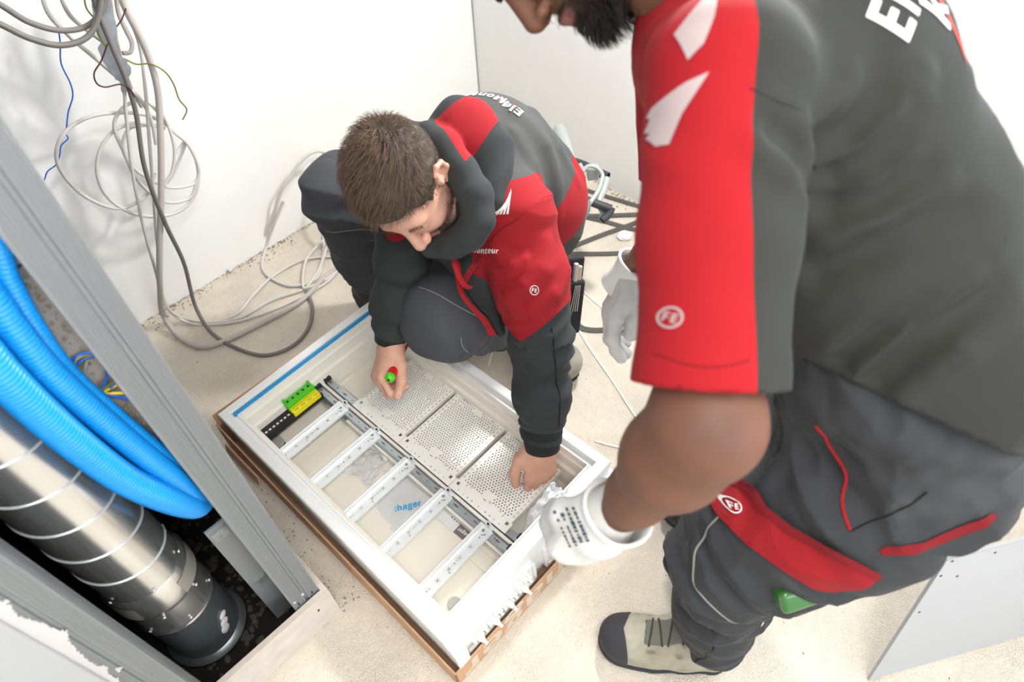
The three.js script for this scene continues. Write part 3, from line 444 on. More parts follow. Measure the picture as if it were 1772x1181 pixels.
  const recessShade = []; for (let j = 0; j < 13; j++) for (const x of [0.0125, PU - 0.0125]) recessShade.push(box(x - 0.0031, x + 0.0031, 0.0025, 0.00262, -(0.046 + j * 0.0135) - 0.0034, -(0.046 + j * 0.0135) + 0.0034));
  for (const y of [0.036, PV - 0.04]) for (const x of [0.048, PU - 0.048, 0.113]) recessShade.push(box(x - 0.0035, x + 0.0035, 0.0025, 0.00262, -y - 0.0035, -y + 0.0035));
  const recessShadeGeo = merge(recessShade), recessShadeMat = S({ color: 0xe0d6c6, roughness: 0.8 });  // raised beige patches whose colour stands in for shade in shallow recesses
  const skirts = [box(0.0065, 0.0085, -0.012, 0.0, -PV + 0.034, -0.031), box(PU - 0.0085, PU - 0.0065, -0.012, 0, -PV + 0.034, -0.031)];
  const scr = new THREE.CylinderGeometry(0.0036, 0.0036, 0.002, 14);
  for (let k = 0; k < 3; k++) {
    const m = part('mounting_plate', pg, M.plate, c); m.position.set(0.1868 + k * 0.1965, 0.064, -0.2786);
    if (k === 0) { m.rotation.z = 0.0; }
    for (const g of skirts) part('skirt', g, M.plate, m);
    part('hole_shade', box(0.009, PU - 0.009, -0.0075, -0.0045, -PV + 0.036, -0.033), M.holeShade, m);  // dark brown sheet whose colour stands in for shade inside the plate holes
    part('recess_shades', recessShadeGeo, recessShadeMat, m).userData.kind = 'stuff';
    for (const [x, y] of [[0.046, 0.009], [PU - 0.046, 0.009], [0.046, PV - 0.009], [PU - 0.046, PV - 0.009]]) { const q = part('screw', scr, M.zinc, m); q.position.set(x, 0.003, -y); }
  }
  // warning sticker on the lowest plate
  {
    const m = part('warning_label', box(0, 0.03, 0, 0.0004, -0.034, 0), M.paper, c); m.position.set(0.716, 0.360, 0); { const [u, v] = [0.711, 0.398]; m.position.set(u, 0.0667, -v); m.rotation.y = -0.1; }
    const tri = new THREE.Shape([[0.004, 0.004], [0.016, 0.004], [0.01, 0.0145]].map((p) => new THREE.Vector2(...p))); tri.holes.push(new THREE.Path([[0.0065, 0.0053], [0.0135, 0.0053], [0.01, 0.0117]].reverse().map((p) => new THREE.Vector2(...p))));
    const tg = new THREE.ExtrudeGeometry(tri, { depth: 0.0003, bevelEnabled: false }); tg.rotateX(-Math.PI / 2); tg.translate(0, 0.0004, 0); part('warning_triangle', merge([tg, box(0.0094, 0.0106, 0.0004, 0.0007, -0.0095, -0.0075), box(0.0094, 0.0106, 0.0004, 0.0007, -0.0068, -0.006)]), M.print, m);
  }
  // two cable entry flanges with rubber nipples on the lower short side
  const bigP = [[0.0001, 0.030], [0.003, 0.0292], [0.0042, 0.0265], [0.0034, 0.0235], [0.0055, 0.019], [0.0085, 0.013], [0.0118, 0.007], [0.0145, 0.002], [0.0155, 0]];
  const smallP = [[0.0001, 0.0185], [0.003, 0.0178], [0.0043, 0.0148], [0.0036, 0.0122], [0.0042, 0.0098], [0.0062, 0.005], [0.0074, 0.001], [0.0078, 0]];
  const big = lathe(bigP, 18), small = lathe(smallP, 16); for (const g of [big, small]) g.rotateZ(-Math.PI / 2);
  for (const [va, vb] of [[0.03, 0.262], [0.296, 0.512]]) {
    const rim = new THREE.Shape(), R = 0.012, h0 = 0.012, h1 = 0.108;
    const rr2 = (s, a, b, c0, d, r) => { s.moveTo(a + r, c0); s.lineTo(b - r, c0); s.quadraticCurveTo(b, c0, b, c0 + r); s.lineTo(b, d - r); s.quadraticCurveTo(b, d, b - r, d); s.lineTo(a + r, d); s.quadraticCurveTo(a, d, a, d - r); s.lineTo(a, c0 + r); s.quadraticCurveTo(a, c0, a + r, c0); };
    rr2(rim, va, vb, h0, h1, R); const hole = new THREE.Path(); rr2(hole, va + 0.006, vb - 0.006, h0 + 0.006, h1 - 0.006, R - 0.004); rim.holes.push(hole);
    const g = new THREE.ExtrudeGeometry(rim, { depth: 0.011, bevelEnabled: true, bevelSize: 0.0015, bevelThickness: 0.0015, bevelSegments: 2 });
    { const p = g.attributes.position; for (let i = 0; i < p.count; i++) { const v = p.getX(i), y = p.getY(i), d = p.getZ(i); p.setXYZ(i, L + d, y, -v); } g.computeVertexNormals(); }
    const fl = part('cable_flange', g, M.white, c);
    part('membrane', box(L - 0.001, L + 0.005, h0 + 0.003, h1 - 0.003, -vb + 0.004, -va - 0.004), M.plate, fl);
    const n = Math.round((vb - va - 0.03) / 0.0255);
    for (let i = 0; i < n; i++) {
      const v = va + 0.02 + (i + 0.5) * (vb - va - 0.04) / n;
      const cone = (gg, y, dv) => { const q = part('cable_nipple', gg, M.plate, fl); q.position.set(L + 0.005, y, -(v + dv)); };
      cone(small, 0.089, -0.006); cone(small, 0.079, 0.0065); cone(small, 0.066, -0.006); if (i % 2 === 0) cone(big, 0.041, 0.0125); else cone(small, 0.057, 0.006);
    }
    for (let i = 0; i < 9; i++) part('clip_nub', new THREE.SphereGeometry(0.0022, 8, 6).translate(L + 0.003, 0.122, -(va + 0.012 + i * (vb - va - 0.024) / 8)), M.white, fl);
  }
  const cbr = new THREE.Shape([[0, 0.006], [0.03, 0.006], [0.03, 0.085], [0.016, 0.108], [0, 0.108]].map((p) => new THREE.Vector2(...p)));
  const cg = new THREE.ExtrudeGeometry(cbr, { depth: 0.03, bevelEnabled: true, bevelSize: 0.001, bevelThickness: 0.001, bevelSegments: 1 });
  for (const z of [-0.03, -W]) { const q = cg.clone(); q.translate(L - 0.004, 0.02, z); part('corner_bracket', q, M.white, c); }
}
// place a thing inside the cabinet: local (u, y, v) -> world
const inCab = (u, y, v) => cabinet.localToWorld(V(u, y, -v));
function cabThing(name, label, category, u, y, v, turn = 0) { const p = inCab(u, y, v), t = thing(name, label, category, [p.x, p.y, p.z]); t.rotation.order = 'YXZ'; t.rotation.set(CAB.tilt[0], -CAB.yaw + turn, CAB.tilt[1]); return t; }
// a sheet that is gently crumpled: outline in metres, height field amp
function sheet(poly, amp, f, sd, base = 0.002, nx = 24) {
  const xs = poly.map((p) => p[0]), ys = poly.map((p) => p[1]), x0 = Math.min(...xs), x1 = Math.max(...xs), y0 = Math.min(...ys), y1 = Math.max(...ys);
  const inside = (x, y) => { let c = false; for (let i = 0, j = poly.length - 1; i < poly.length; j = i++) { const [xi, yi] = poly[i], [xj, yj] = poly[j]; if ((yi > y) !== (yj > y) && x < (xj - xi) * (y - yi) / (yj - yi) + xi) c = !c; } return c; };
  const pos = [], h = (x, y) => base + amp * Math.abs(N3(x * f, y * f, sd)) * 1.6 + amp * 0.5 * Math.abs(N3(x * f * 2.7, y * f * 2.7, sd + 4));
  const s = new THREE.Shape(poly.map((p) => new THREE.Vector2(...p)));
  const st = Math.max(x1 - x0, y1 - y0) / nx;
  for (let x = x0; x < x1; x += st) for (let y = y0; y < y1; y += st) { const q = [[x, y], [x + st, y], [x + st, y + st], [x, y + st]]; if (!inside(x + st / 2, y + st / 2)) continue; for (const k of [0, 1, 2, 0, 2, 3]) pos.push(q[k][0], h(...q[k]), -q[k][1]); }
  const g = new THREE.BufferGeometry(); g.setAttribute('position', new THREE.Float32BufferAttribute(pos, 3)); g.computeVertexNormals(); return g;
}
{
  const [u, v] = [0.408, 0.194];
  const t = cabThing('document_bag', 'clear document bag with blue lettering lying on the cabinet floor between the rails', 'bag', u, 0.0145, v - 0.03, 0.0);
  const sh = sheet([[-0.02, 0.05], [0.02, 0.08], [0.135, 0.075], [0.155, -0.02], [0.145, -0.05], [0.05, -0.035]], 0.004, 14, 2); part('paper_insert', sheet([[0.01, 0.06], [0.13, 0.06], [0.14, -0.03], [0.06, -0.028]], 0.001, 9, 4, 0.001), M.paper, t); part('film', sh, M.bag, t);
  const tx = textGeo(':hager', 0.0165, 0.0006); tx.rotateX(-Math.PI / 2); tx.rotateY(Math.PI / 2 - 0.72 + 0.1); const [tu, tv] = [0.520, 0.183]; tx.translate(tu - u, 0.0085, -(tv - v + 0.03)); part('lettering', tx, M.cyan, t);
}
{
  const [u, v] = [0.337, 0.203];
  const t = cabThing('plastic_bag', 'crumpled clear bag with a torn white header under the second rail', 'bag', u, 0.0145, v, 0.3);
  part('film', sheet([[-0.05, -0.06], [0.0, -0.05], [0.045, -0.07], [0.05, 0.02], [0.01, 0.05], [-0.04, 0.03]], 0.02, 22, 7, 0.003, 30), M.bag, t);
  part('paper_header', sheet([[-0.045, 0.02], [0.0, 0.035], [0.05, 0.01], [0.055, 0.075], [0.02, 0.07], [-0.03, 0.085]], 0.014, 20, 3, 0.012, 26), M.paper, t);
  const tx = textGeo('hager', 0.011, 0.0005); tx.rotateX(-Math.PI / 2); tx.rotateY(0.9); tx.translate(-0.03, 0.035, -0.06); part('lettering', tx, M.print, t);
}
{
  const [u, v] = [0.643, 0.233];
  const t = cabThing('instruction_leaflet', 'white leaflet with a grey printed corner tucked under the upright by the fourth rail', 'leaflet', u, 0.0145, v, 0.03);
  part('sheet', rbox(-0.06, 0.058, 0.001, 0.0024, -0.022, 0.022, 0.0006), M.paper, t);
  part('grey_field', box(0.012, 0.054, 0.0024, 0.0027, -0.006, 0.0215), M.greyPrint, t);
  const tx = textGeo('hager', 0.0095, 0.0003); tx.rotateX(-Math.PI / 2); tx.rotateY(Math.PI + 0.05); tx.translate(0.033, 0.0028, 0.006); part('lettering', tx, M.paper, t);
  const l2 = []; for (let i = 0; i < 4; i++) l2.push(box(-0.02 + i * 0.009, -0.015 + i * 0.009, 0.0024, 0.0026, -0.014 - (i % 2) * 0.003, -0.004)); part('printing', merge(l2), M.greyPrint, t);
}
// the cardboard tray under the cabinet
{
  const t = thing('cardboard_tray', 'brown cardboard packing tray around the foot of the white cabinet', 'box', CAB.pos.map((x, i) => i === 1 ? 0.001 : x)); t.rotation.y = -CAB.yaw;
  const { L, W } = CAB, o = 0.026, th = 0.004;
  part('bottom', box(-o, L + o, 0, th, -W - o, 0.02), M.card, t);
  const wall = (pts, name, lab) => { };
  part('side', merge([box(-o, -o + th, th, 0.15, -W - o, o * 0.6), box(-o - 0.0005, -o + th, th, 0.1, -0.05, 0.02)]), M.card, t);
  const s1 = new THREE.Shape([[-o, th], [L + o, th], [L + o, 0.078], [0.62, 0.088], [0.28, 0.082], [0.06, 0.1], [-o, 0.11]].map((p) => new THREE.Vector2(...p)));
  part('side', new THREE.ExtrudeGeometry(s1, { depth: th, bevelEnabled: false }).translate(0, 0, 0.02 - th), M.card, t);
  part('side', box(L + o - th, L + o, th, 0.076, -W - o, 0.02), M.card, t);
  part('side', box(-o, L + o, th, 0.07, -W - o, -W - o + th), M.card, t);
  part('flap', new THREE.BoxGeometry(0.16, 0.004, 0.03).rotateX(1.35).translate(0.09, 0.05, 0.034), M.card, t);
  part('packing_block', box(0.5, L - 0.05, th, 0.012, -W + 0.02, -0.05), M.card, t);
  // large upside-down print on the outer face
  const tx = textGeo('hager', 0.078, 0.0004); tx.rotateZ(Math.PI); tx.scale(1.15, 1, 1); tx.rotateY(Math.PI / 2); tx.translate(L + o + 0.0001, 0.036, -0.17); part('printing', tx, M.cardInk, t);
  part('printing', merge([box(L + o, L + o + 0.0004, 0.02, 0.032, -0.41, -0.40), box(L + o, L + o + 0.0004, 0.045, 0.057, -0.41, -0.40)]), M.cardInk, t);
}

/* ---------- smooth solids for the people: tapered capsules and ellipsoids joined by smooth minima, meshed as surface nets ---------- */
const smin = (a, b, k) => { const h = Math.max(k - Math.abs(a - b), 0) / k; return Math.min(a, b) - h * h * k * 0.25; };
const smax = (a, b, k) => -smin(-a, -b, k);
function cone(a, b, ra, rb = ra) {
  const [ax, ay, az] = a, dx = b[0] - ax, dy = b[1] - ay, dz = b[2] - az, L = dx * dx + dy * dy + dz * dz || 1e-9;
  return (x, y, z) => { const px = x - ax, py = y - ay, pz = z - az; let t = (px * dx + py * dy + pz * dz) / L; t = t < 0 ? 0 : t > 1 ? 1 : t; const qx = px - dx * t, qy = py - dy * t, qz = pz - dz * t; return Math.sqrt(qx * qx + qy * qy + qz * qz) - (ra + (rb - ra) * t); };
}
// ellipsoid with half-axes r along the unit vectors of basis B = [X, Y, Z]
function ell(c, r, B = [[1, 0, 0], [0, 1, 0], [0, 0, 1]]) {
  const m = Math.min(...r);
  return (x, y, z) => { const px = x - c[0], py = y - c[1], pz = z - c[2]; let a = 0, b2 = 0; for (let i = 0; i < 3; i++) { const q = (px * B[i][0] + py * B[i][1] + pz * B[i][2]) / r[i]; a += q * q; b2 += q * q / (r[i] * r[i]); } const k = Math.sqrt(a), g = Math.sqrt(b2); return g > 1e-9 ? k * (k - 1) / g : -m; };
}
// list of [prim, k]; negative k carves
function solid(list) { return (x, y, z) => { let d = 1e3; for (let i = 0; i < list.length; i++) { const [f, k] = list[i], v = f(x, y, z); d = k >= 0 ? smin(d, v, k || 1e-6) : smax(d, -v, -k); } return d; }; }
const chain = (pts, rs, k) => pts.slice(1).map((p, i) => [cone(pts[i], p, rs[i], rs[i + 1]), k]);
const ridge = (n) => 1 - Math.min(1, Math.abs(n) * 2.2);
function fold(x, y, z, ax, fa, fc, sd) { const t = x * ax[0] + y * ax[1] + z * ax[2], k = fa - fc; return ridge(N3(x * fc + t * ax[0] * k + sd, y * fc + t * ax[1] * k, z * fc + t * ax[2] * k - sd)); }
function polygonize(f, lo, hi, h) {
  const n = [0, 1, 2].map((i) => Math.ceil((hi[i] - lo[i]) / h) + 1), [nx, ny, nz] = n, val = new Float32Array(nx * ny * nz), B = 6, rad = B * h * 0.87;
  for (let bz = 0; bz < nz; bz += B) for (let by = 0; by < ny; by += B) for (let bx = 0; bx < nx; bx += B) {
    const c = f(lo[0] + (bx + B / 2 - 0.5) * h, lo[1] + (by + B / 2 - 0.5) * h, lo[2] + (bz + B / 2 - 0.5) * h), far = Math.abs(c) > rad * 1.7 + 0.012;
    for (let k = bz; k < Math.min(bz + B, nz); k++) for (let j = by; j < Math.min(by + B, ny); j++) for (let i = bx; i < Math.min(bx + B, nx); i++) val[(k * ny + j) * nx + i] = far ? c : f(lo[0] + i * h, lo[1] + j * h, lo[2] + k * h);
  }
  const id = new Int32Array(nx * ny * nz).fill(-1), pos = [], idx = [], at = (i, j, k) => (k * ny + j) * nx + i;
  for (let k = 0; k < nz - 1; k++) for (let j = 0; j < ny - 1; j++) for (let i = 0; i < nx - 1; i++) {
    let mask = 0; const v = []; for (let c = 0; c < 8; c++) { const q = val[at(i + (c & 1), j + ((c >> 1) & 1), k + (c >> 2))]; v.push(q); if (q < 0) mask |= 1 << c; }
    if (mask === 0 || mask === 255) continue;
    let sx = 0, sy = 0, sz = 0, m = 0;
    for (let a = 0; a < 8; a++) for (const bit of [1, 2, 4]) { const b = a | bit; if (b === a || (v[a] < 0) === (v[b] < 0)) continue; const t = v[a] / (v[a] - v[b]); sx += (a & 1) + (bit === 1 ? t : 0); sy += ((a >> 1) & 1) + (bit === 2 ? t : 0); sz += (a >> 2) + (bit === 4 ? t : 0); m++; }
    id[at(i, j, k)] = pos.length / 3; pos.push(lo[0] + (i + sx / m) * h, lo[1] + (j + sy / m) * h, lo[2] + (k + sz / m) * h);
  }
  for (let k = 1; k < nz - 1; k++) for (let j = 1; j < ny - 1; j++) for (let i = 1; i < nx - 1; i++) {
    const a = val[at(i, j, k)] < 0;
    const quad = (p, q, r, s, flip) => { if (p < 0 || q < 0 || r < 0 || s < 0) return; flip ? idx.push(p, r, q, p, s, r) : idx.push(p, q, r, p, r, s); };
    if (a !== val[at(i + 1, j, k)] < 0) quad(id[at(i, j - 1, k - 1)], id[at(i, j, k - 1)], id[at(i, j, k)], id[at(i, j - 1, k)], !a);
    if (a !== val[at(i, j + 1, k)] < 0) quad(id[at(i - 1, j, k - 1)], id[at(i - 1, j, k)], id[at(i, j, k)], id[at(i, j, k - 1)], !a);
    if (a !== val[at(i, j, k + 1)] < 0) quad(id[at(i - 1, j - 1, k)], id[at(i, j - 1, k)], id[at(i, j, k)], id[at(i - 1, j, k)], !a);
  }
  const nor = new Float32Array(pos.length), e = h * 0.35;
  for (let pass = 0; pass < 2; pass++) for (let i = 0; i < pos.length; i += 3) {
    const x = pos[i], y = pos[i + 1], z = pos[i + 2]; let gx = f(x + e, y, z) - f(x - e, y, z), gy = f(x, y + e, z) - f(x, y - e, z), gz = f(x, y, z + e) - f(x, y, z - e); const l = Math.hypot(gx, gy, gz) || 1e-9;
    if (pass === 0) { const d = clamp(f(x, y, z) / (l / (2 * e)), -h, h) * 0.9; pos[i] -= gx / l * d; pos[i + 1] -= gy / l * d; pos[i + 2] -= gz / l * d; }
    else { nor[i] = gx / l; nor[i + 1] = gy / l; nor[i + 2] = gz / l; }
  }
  const g = new THREE.BufferGeometry(); g.setAttribute('position', new THREE.Float32BufferAttribute(pos, 3)); g.setAttribute('normal', new THREE.BufferAttribute(nor, 3)); g.setIndex(idx); return g;
}
// cut an indexed geometry along g(p) = 0; returns [inside (g > 0), outside]
function cutBy(geo, g) {
  const P0 = geo.attributes.position, N0 = geo.attributes.normal, I = geo.index, out = [0, 1].map(() => ({ p: [], n: [], map: new Map(), i: [] })), val = new Float32Array(P0.count);
  for (let i = 0; i < P0.count; i++) val[i] = g(P0.getX(i), P0.getY(i), P0.getZ(i));
  const put = (s, key, p, n) => { const o = out[s]; let k = o.map.get(key); if (k === undefined) { k = o.p.length / 3; o.p.push(...p); o.n.push(...n); o.map.set(key, k); } return k; };
  const vp = (i) => [P0.getX(i), P0.getY(i), P0.getZ(i)], vn = (i) => [N0.getX(i), N0.getY(i), N0.getZ(i)];
  for (let t = 0; t < I.count; t += 3) {
    const tri = [I.getX(t), I.getX(t + 1), I.getX(t + 2)], s = tri.map((i) => val[i] > 0 ? 0 : 1);
    if (s[0] === s[1] && s[1] === s[2]) { out[s[0]].i.push(...tri.map((i) => put(s[0], i, vp(i), vn(i)))); continue; }
    const polys = [[], []];
    for (let k = 0; k < 3; k++) {
      const a = tri[k], b = tri[(k + 1) % 3]; polys[s[k]].push([a, vp(a), vn(a)]);
      if (s[k] !== s[(k + 1) % 3]) { const lo = Math.min(a, b), hi = Math.max(a, b), w = val[lo] / (val[lo] - val[hi]), pa = vp(lo), pb = vp(hi), na = vn(lo), nb = vn(hi), key = lo * 4194304 + hi + 0.5; const q = [key, pa.map((v, i) => v + (pb[i] - v) * w), na.map((v, i) => v + (nb[i] - v) * w)]; polys[0].push(q); polys[1].push(q); }
    }
    for (const side of [0, 1]) { const q = polys[side].map((v) => put(side, v[0], v[1], v[2])); for (let k = 2; k < q.length; k++) out[side].i.push(q[0], q[k - 1], q[k]); }
  }
  return out.map((o) => { const r = new THREE.BufferGeometry(); r.setAttribute('position', new THREE.Float32BufferAttribute(o.p, 3)); r.setAttribute('normal', new THREE.Float32BufferAttribute(o.n, 3)); r.setIndex(o.i); return r; });
}
function tint(geo, fn) { const p = geo.attributes.position, n = geo.attributes.normal, c = new Float32Array(p.count * 3); for (let i = 0; i < p.count; i++) { const q = fn(p.getX(i), p.getY(i), p.getZ(i), n.getX(i), n.getY(i), n.getZ(i)); c[i * 3] = q[0]; c[i * 3 + 1] = q[1]; c[i * 3 + 2] = q[2]; } geo.setAttribute('color', new THREE.BufferAttribute(c, 3)); return geo; }
const add3 = (a, b, k = 1) => [a[0] + b[0] * k, a[1] + b[1] * k, a[2] + b[2] * k], sub3 = (a, b) => [a[0] - b[0], a[1] - b[1], a[2] - b[2]], dot3 = (a, b) => a[0] * b[0] + a[1] * b[1] + a[2] * b[2], mix3 = (a, b, t) => a.map((v, i) => v + (b[i] - v) * t);
const cross3 = (a, b) => [a[1] * b[2] - a[2] * b[1], a[2] * b[0] - a[0] * b[2], a[0] * b[1] - a[1] * b[0]], unit3 = (a) => { const l = Math.hypot(...a); return a.map((v) => v / l); };
// frame: origin o and three unit axes; at() maps local metres to the world
function frame3(o, X, Y, Z) { return { o, X, Y, Z, at: (x, y, z) => [o[0] + X[0] * x + Y[0] * y + Z[0] * z, o[1] + X[1] * x + Y[1] * y + Z[1] * z, o[2] + X[2] * x + Y[2] * y + Z[2] * z], dir: (x, y, z) => [X[0] * x + Y[0] * y + Z[0] * z, X[1] * x + Y[1] * y + Z[1] * z, X[2] * x + Y[2] * y + Z[2] * z], inv: (x, y, z) => { const q = [x - o[0], y - o[1], z - o[2]]; return [dot3(q, X), dot3(q, Y), dot3(q, Z)]; } }; }
// orthonormal frame from a main axis and a second direction
function axes(o, Y, Xhint, flip = 1) { const y = unit3(Y), x = unit3(add3(Xhint, y, -dot3(Xhint, y))), z = cross3(x, y).map((v) => v * flip); return frame3(o, x, y, z); }
// lay a flat outline on a solid: local (x, y) on the axes ux, uy, pushed along dir until the solid is met
function drape(f, flat, o, ux, uy, dir, off = 0.0012, maxEdge = 0.008, start = 0.25) {
  const src = flat.index ? flat.toNonIndexed() : flat, p = src.attributes.position; let tris = [];
  for (let i = 0; i < p.count; i += 3) tris.push([0, 1, 2].map((k) => [p.getX(i + k), p.getY(i + k)]));
  for (let guard = 0; guard < 7; guard++) { const next = []; let split = false; for (const t of tris) { const L = [0, 1, 2].map((k) => Math.hypot(t[k][0] - t[(k + 1) % 3][0], t[k][1] - t[(k + 1) % 3][1])), m = L.indexOf(Math.max(...L)); if (L[m] > maxEdge) { split = true; const a = t[m], b = t[(m + 1) % 3], c = t[(m + 2) % 3], q = [(a[0] + b[0]) / 2, (a[1] + b[1]) / 2]; next.push([a, q, c], [q, b, c]); } else next.push(t); } tris = next; if (!split) break; }
  const pos = [], cache = new Map();
  const hit = (x, y) => { const key = x.toFixed(5) + ',' + y.toFixed(5); let r = cache.get(key); if (r !== undefined) return r; let q = [0, 1, 2].map((i) => o[i] + ux[i] * x + uy[i] * y - dir[i] * start), t = 0, hitOk = false; for (let s = 0; s < 70; s++) { const d = f(q[0] + dir[0] * t, q[1] + dir[1] * t, q[2] + dir[2] * t) - off; if (d < 0.0003) { hitOk = true; break; } t += d * 0.75; if (t > start * 1.6) break; } r = [q[0] + dir[0] * t, q[1] + dir[1] * t, q[2] + dir[2] * t]; if (!hitOk) r = null; cache.set(key, r); return r; };
  const face = []; for (const t of tris) { const q = t.map((v) => hit(...v)); if (q.every(Boolean)) face.push(q); }
  const verts = new Map(), idx = []; for (const q of face) for (const v of q) { const key = v.map((x) => x.toFixed(6)).join(); let k = verts.get(key); if (k === undefined) { k = pos.length / 3; verts.set(key, k); pos.push(...v); } idx.push(k); }
  const g = new THREE.BufferGeometry(); g.setAttribute('position', new THREE.Float32BufferAttribute(pos, 3)); g.setIndex(idx); g.computeVertexNormals(); return g;
}
const flatText = (s, size) => { const g = new THREE.ShapeGeometry(font.generateShapes(s, size), 4); g.computeBoundingBox(); const b = g.boundingBox; g.translate(-(b.min.x + b.max.x) / 2, -(b.min.y + b.max.y) / 2, 0); return g; };
const flatPoly = (pts, holes = []) => { const s = new THREE.Shape(pts.map((p) => new THREE.Vector2(...p))); for (const h of holes) s.holes.push(new THREE.Path(h.map((p) => new THREE.Vector2(...p)))); return new THREE.ShapeGeometry(s); };
const ringPts = (r, n = 28, x = 0, y = 0) => Array.from({ length: n }, (_, i) => [x + r * Math.cos(i / n * Math.PI * 2), y + r * Math.sin(i / n * Math.PI * 2)]);
// a seam or cord laid on a solid through a list of points near its surface
function onSurface(f, p, off = 0) { let [x, y, z] = p; for (let i = 0; i < 12; i++) { const e = 0.002, d = f(x, y, z) - off, g = unit3([f(x + e, y, z) - f(x - e, y, z), f(x, y + e, z) - f(x, y - e, z), f(x, y, z + e) - f(x, y, z - e)]); x -= g[0] * d * 0.8; y -= g[1] * d * 0.8; z -= g[2] * d * 0.8; } return V(x, y, z); }
function seam(f, pts, r, off = 0.0005, closed = false) { const c = new THREE.CatmullRomCurve3(pts.map((p) => V(...p)), closed, 'centripetal'), n = Math.max(8, Math.round(c.getLength() / 0.01)), q = []; for (let i = 0; i <= n; i++) { const p = c.getPointAt(i / n); q.push(onSurface(f, [p.x, p.y, p.z], off)); } for (let k = 0; k < 3; k++) { for (let i = 1; i < q.length - 1; i++) q[i] = q[i].clone().multiplyScalar(0.5).addScaledVector(q[i - 1], 0.25).addScaledVector(q[i + 1], 0.25); if (k < 2) for (let i = 1; i < q.length - 1; i++) q[i] = onSurface(f, q[i].toArray(), off); } return new THREE.TubeGeometry(new THREE.CatmullRomCurve3(q, closed), n * 2, r, 6, closed); }
const moved = (g, b) => { g.translate(-b[0], -b[1], -b[2]); return g; };

// a hand as round cones: local x to the thumb, y to the fingers, z to the back of the hand
function handSolid(F, o) {
  const list = [], nails = [], s = o.scale ?? 1, fat = o.fat ?? 0, tips = [];
  const at = (x, y, z) => F.at(x * s, y * s, z * s);
  const bx = [0.028, 0.0095, -0.0095, -0.027], by = [0.091, 0.096, 0.091, 0.081], bz = [0.001, 0.0045, 0.003, -0.002];
  const len = [[0.043, 0.026, 0.019], [0.048, 0.030, 0.020], [0.044, 0.028, 0.020], [0.034, 0.021, 0.018]], rad = [0.0097, 0.01, 0.0094, 0.0082];
  for (let i = 0; i < 4; i++) {
    list.push([cone(at(bx[i] * 0.55, 0.008, -0.004), at(bx[i], by[i], bz[i] - 0.004), (0.0145 + fat) * s, (0.0112 + fat) * s), 0.016 * s]);
    let p = [bx[i], by[i], bz[i] - 0.003], a = 0, sp = (o.spread ?? 0.04) * (1.5 - i) + (o.lean ?? 0);
    for (let j = 0; j < 3; j++) {
      a += o.curl[i][j]; const L = len[i][j], q = [p[0] + Math.sin(sp) * L, p[1] + Math.cos(sp) * Math.cos(a) * L, p[2] - Math.sin(a) * L], r0 = (rad[i] * (1 - 0.09 * j) + fat) * s, r1 = (rad[i] * (1 - 0.09 * (j + 1) - (j === 2 ? 0.04 : 0)) + fat) * s;
      list.push([cone(at(...p), at(...q), r0, r1), j === 0 ? 0.008 * s : 0.004 * s]);
      if (j < 2) list.push([cone(at(...q), at(q[0], q[1], q[2] + 0.0005), r1 * 1.04), 0.004 * s]);
      if (j === 2) { const dn = [Math.cos(a) * 0, Math.sin(a), Math.cos(a)]; nails.push({ c: at(p[0] + (q[0] - p[0]) * 0.85 + dn[0] * rad[i] * 0.8, p[1] + (q[1] - p[1]) * 0.85 + dn[1] * rad[i] * 0.8, p[2] + (q[2] - p[2]) * 0.85 + dn[2] * rad[i] * 0.8), n: F.dir(...dn) }); tips.push(at(...q)); }
      p = q;
    }
  }
  list.push([ell(at(0.002, 0.05, -0.009), [(0.036 + fat) * s, (0.05 + fat) * s, (0.0155 + fat) * s], [F.X, F.Y, F.Z]), 0.016 * s]);
  const t = o.thumb; for (let i = 0; i + 1 < t.length; i++) list.push([cone(at(...t[i]), at(...t[i + 1]), ([0.019, 0.0142, 0.0126, 0.0106][i] + fat) * s, ([0.0145, 0.0126, 0.0108, 0.008][i] + fat) * s), i ? 0.006 * s : 0.022 * s]);
  if (o.thumbNail) nails.push({ c: at(...o.thumbNail.c), n: F.dir(...o.thumbNail.n), big: 1 });
  list.push([cone(at(0, -0.035, -0.004), at(0, 0.015, -0.005), (0.026 + fat) * s, (0.029 + fat) * s), 0.02 * s]);
  return { list, nails, tips };
}

// soft ridges of cloth: each line of points is first pulled onto the solid, then followed by a thin tapered roll
function foldLines(f, lines, sink = -0.35, fade = 0) { const out = []; for (const [pts, r] of lines) { const q = pts.map((p, i) => onSurface(f, p, (sink + fade * i / (pts.length - 1)) * r).toArray()); for (let i = 0; i + 1 < q.length; i++) { const a = i / (q.length - 1), b = (i + 1) / (q.length - 1), w = (t) => r * (0.35 + 0.65 * Math.sin(Math.PI * Math.min(1, t * 0.85 + 0.12))); out.push([cone(q[i], q[i + 1], w(a), w(b)), 0.004]); } } return solid(out); }

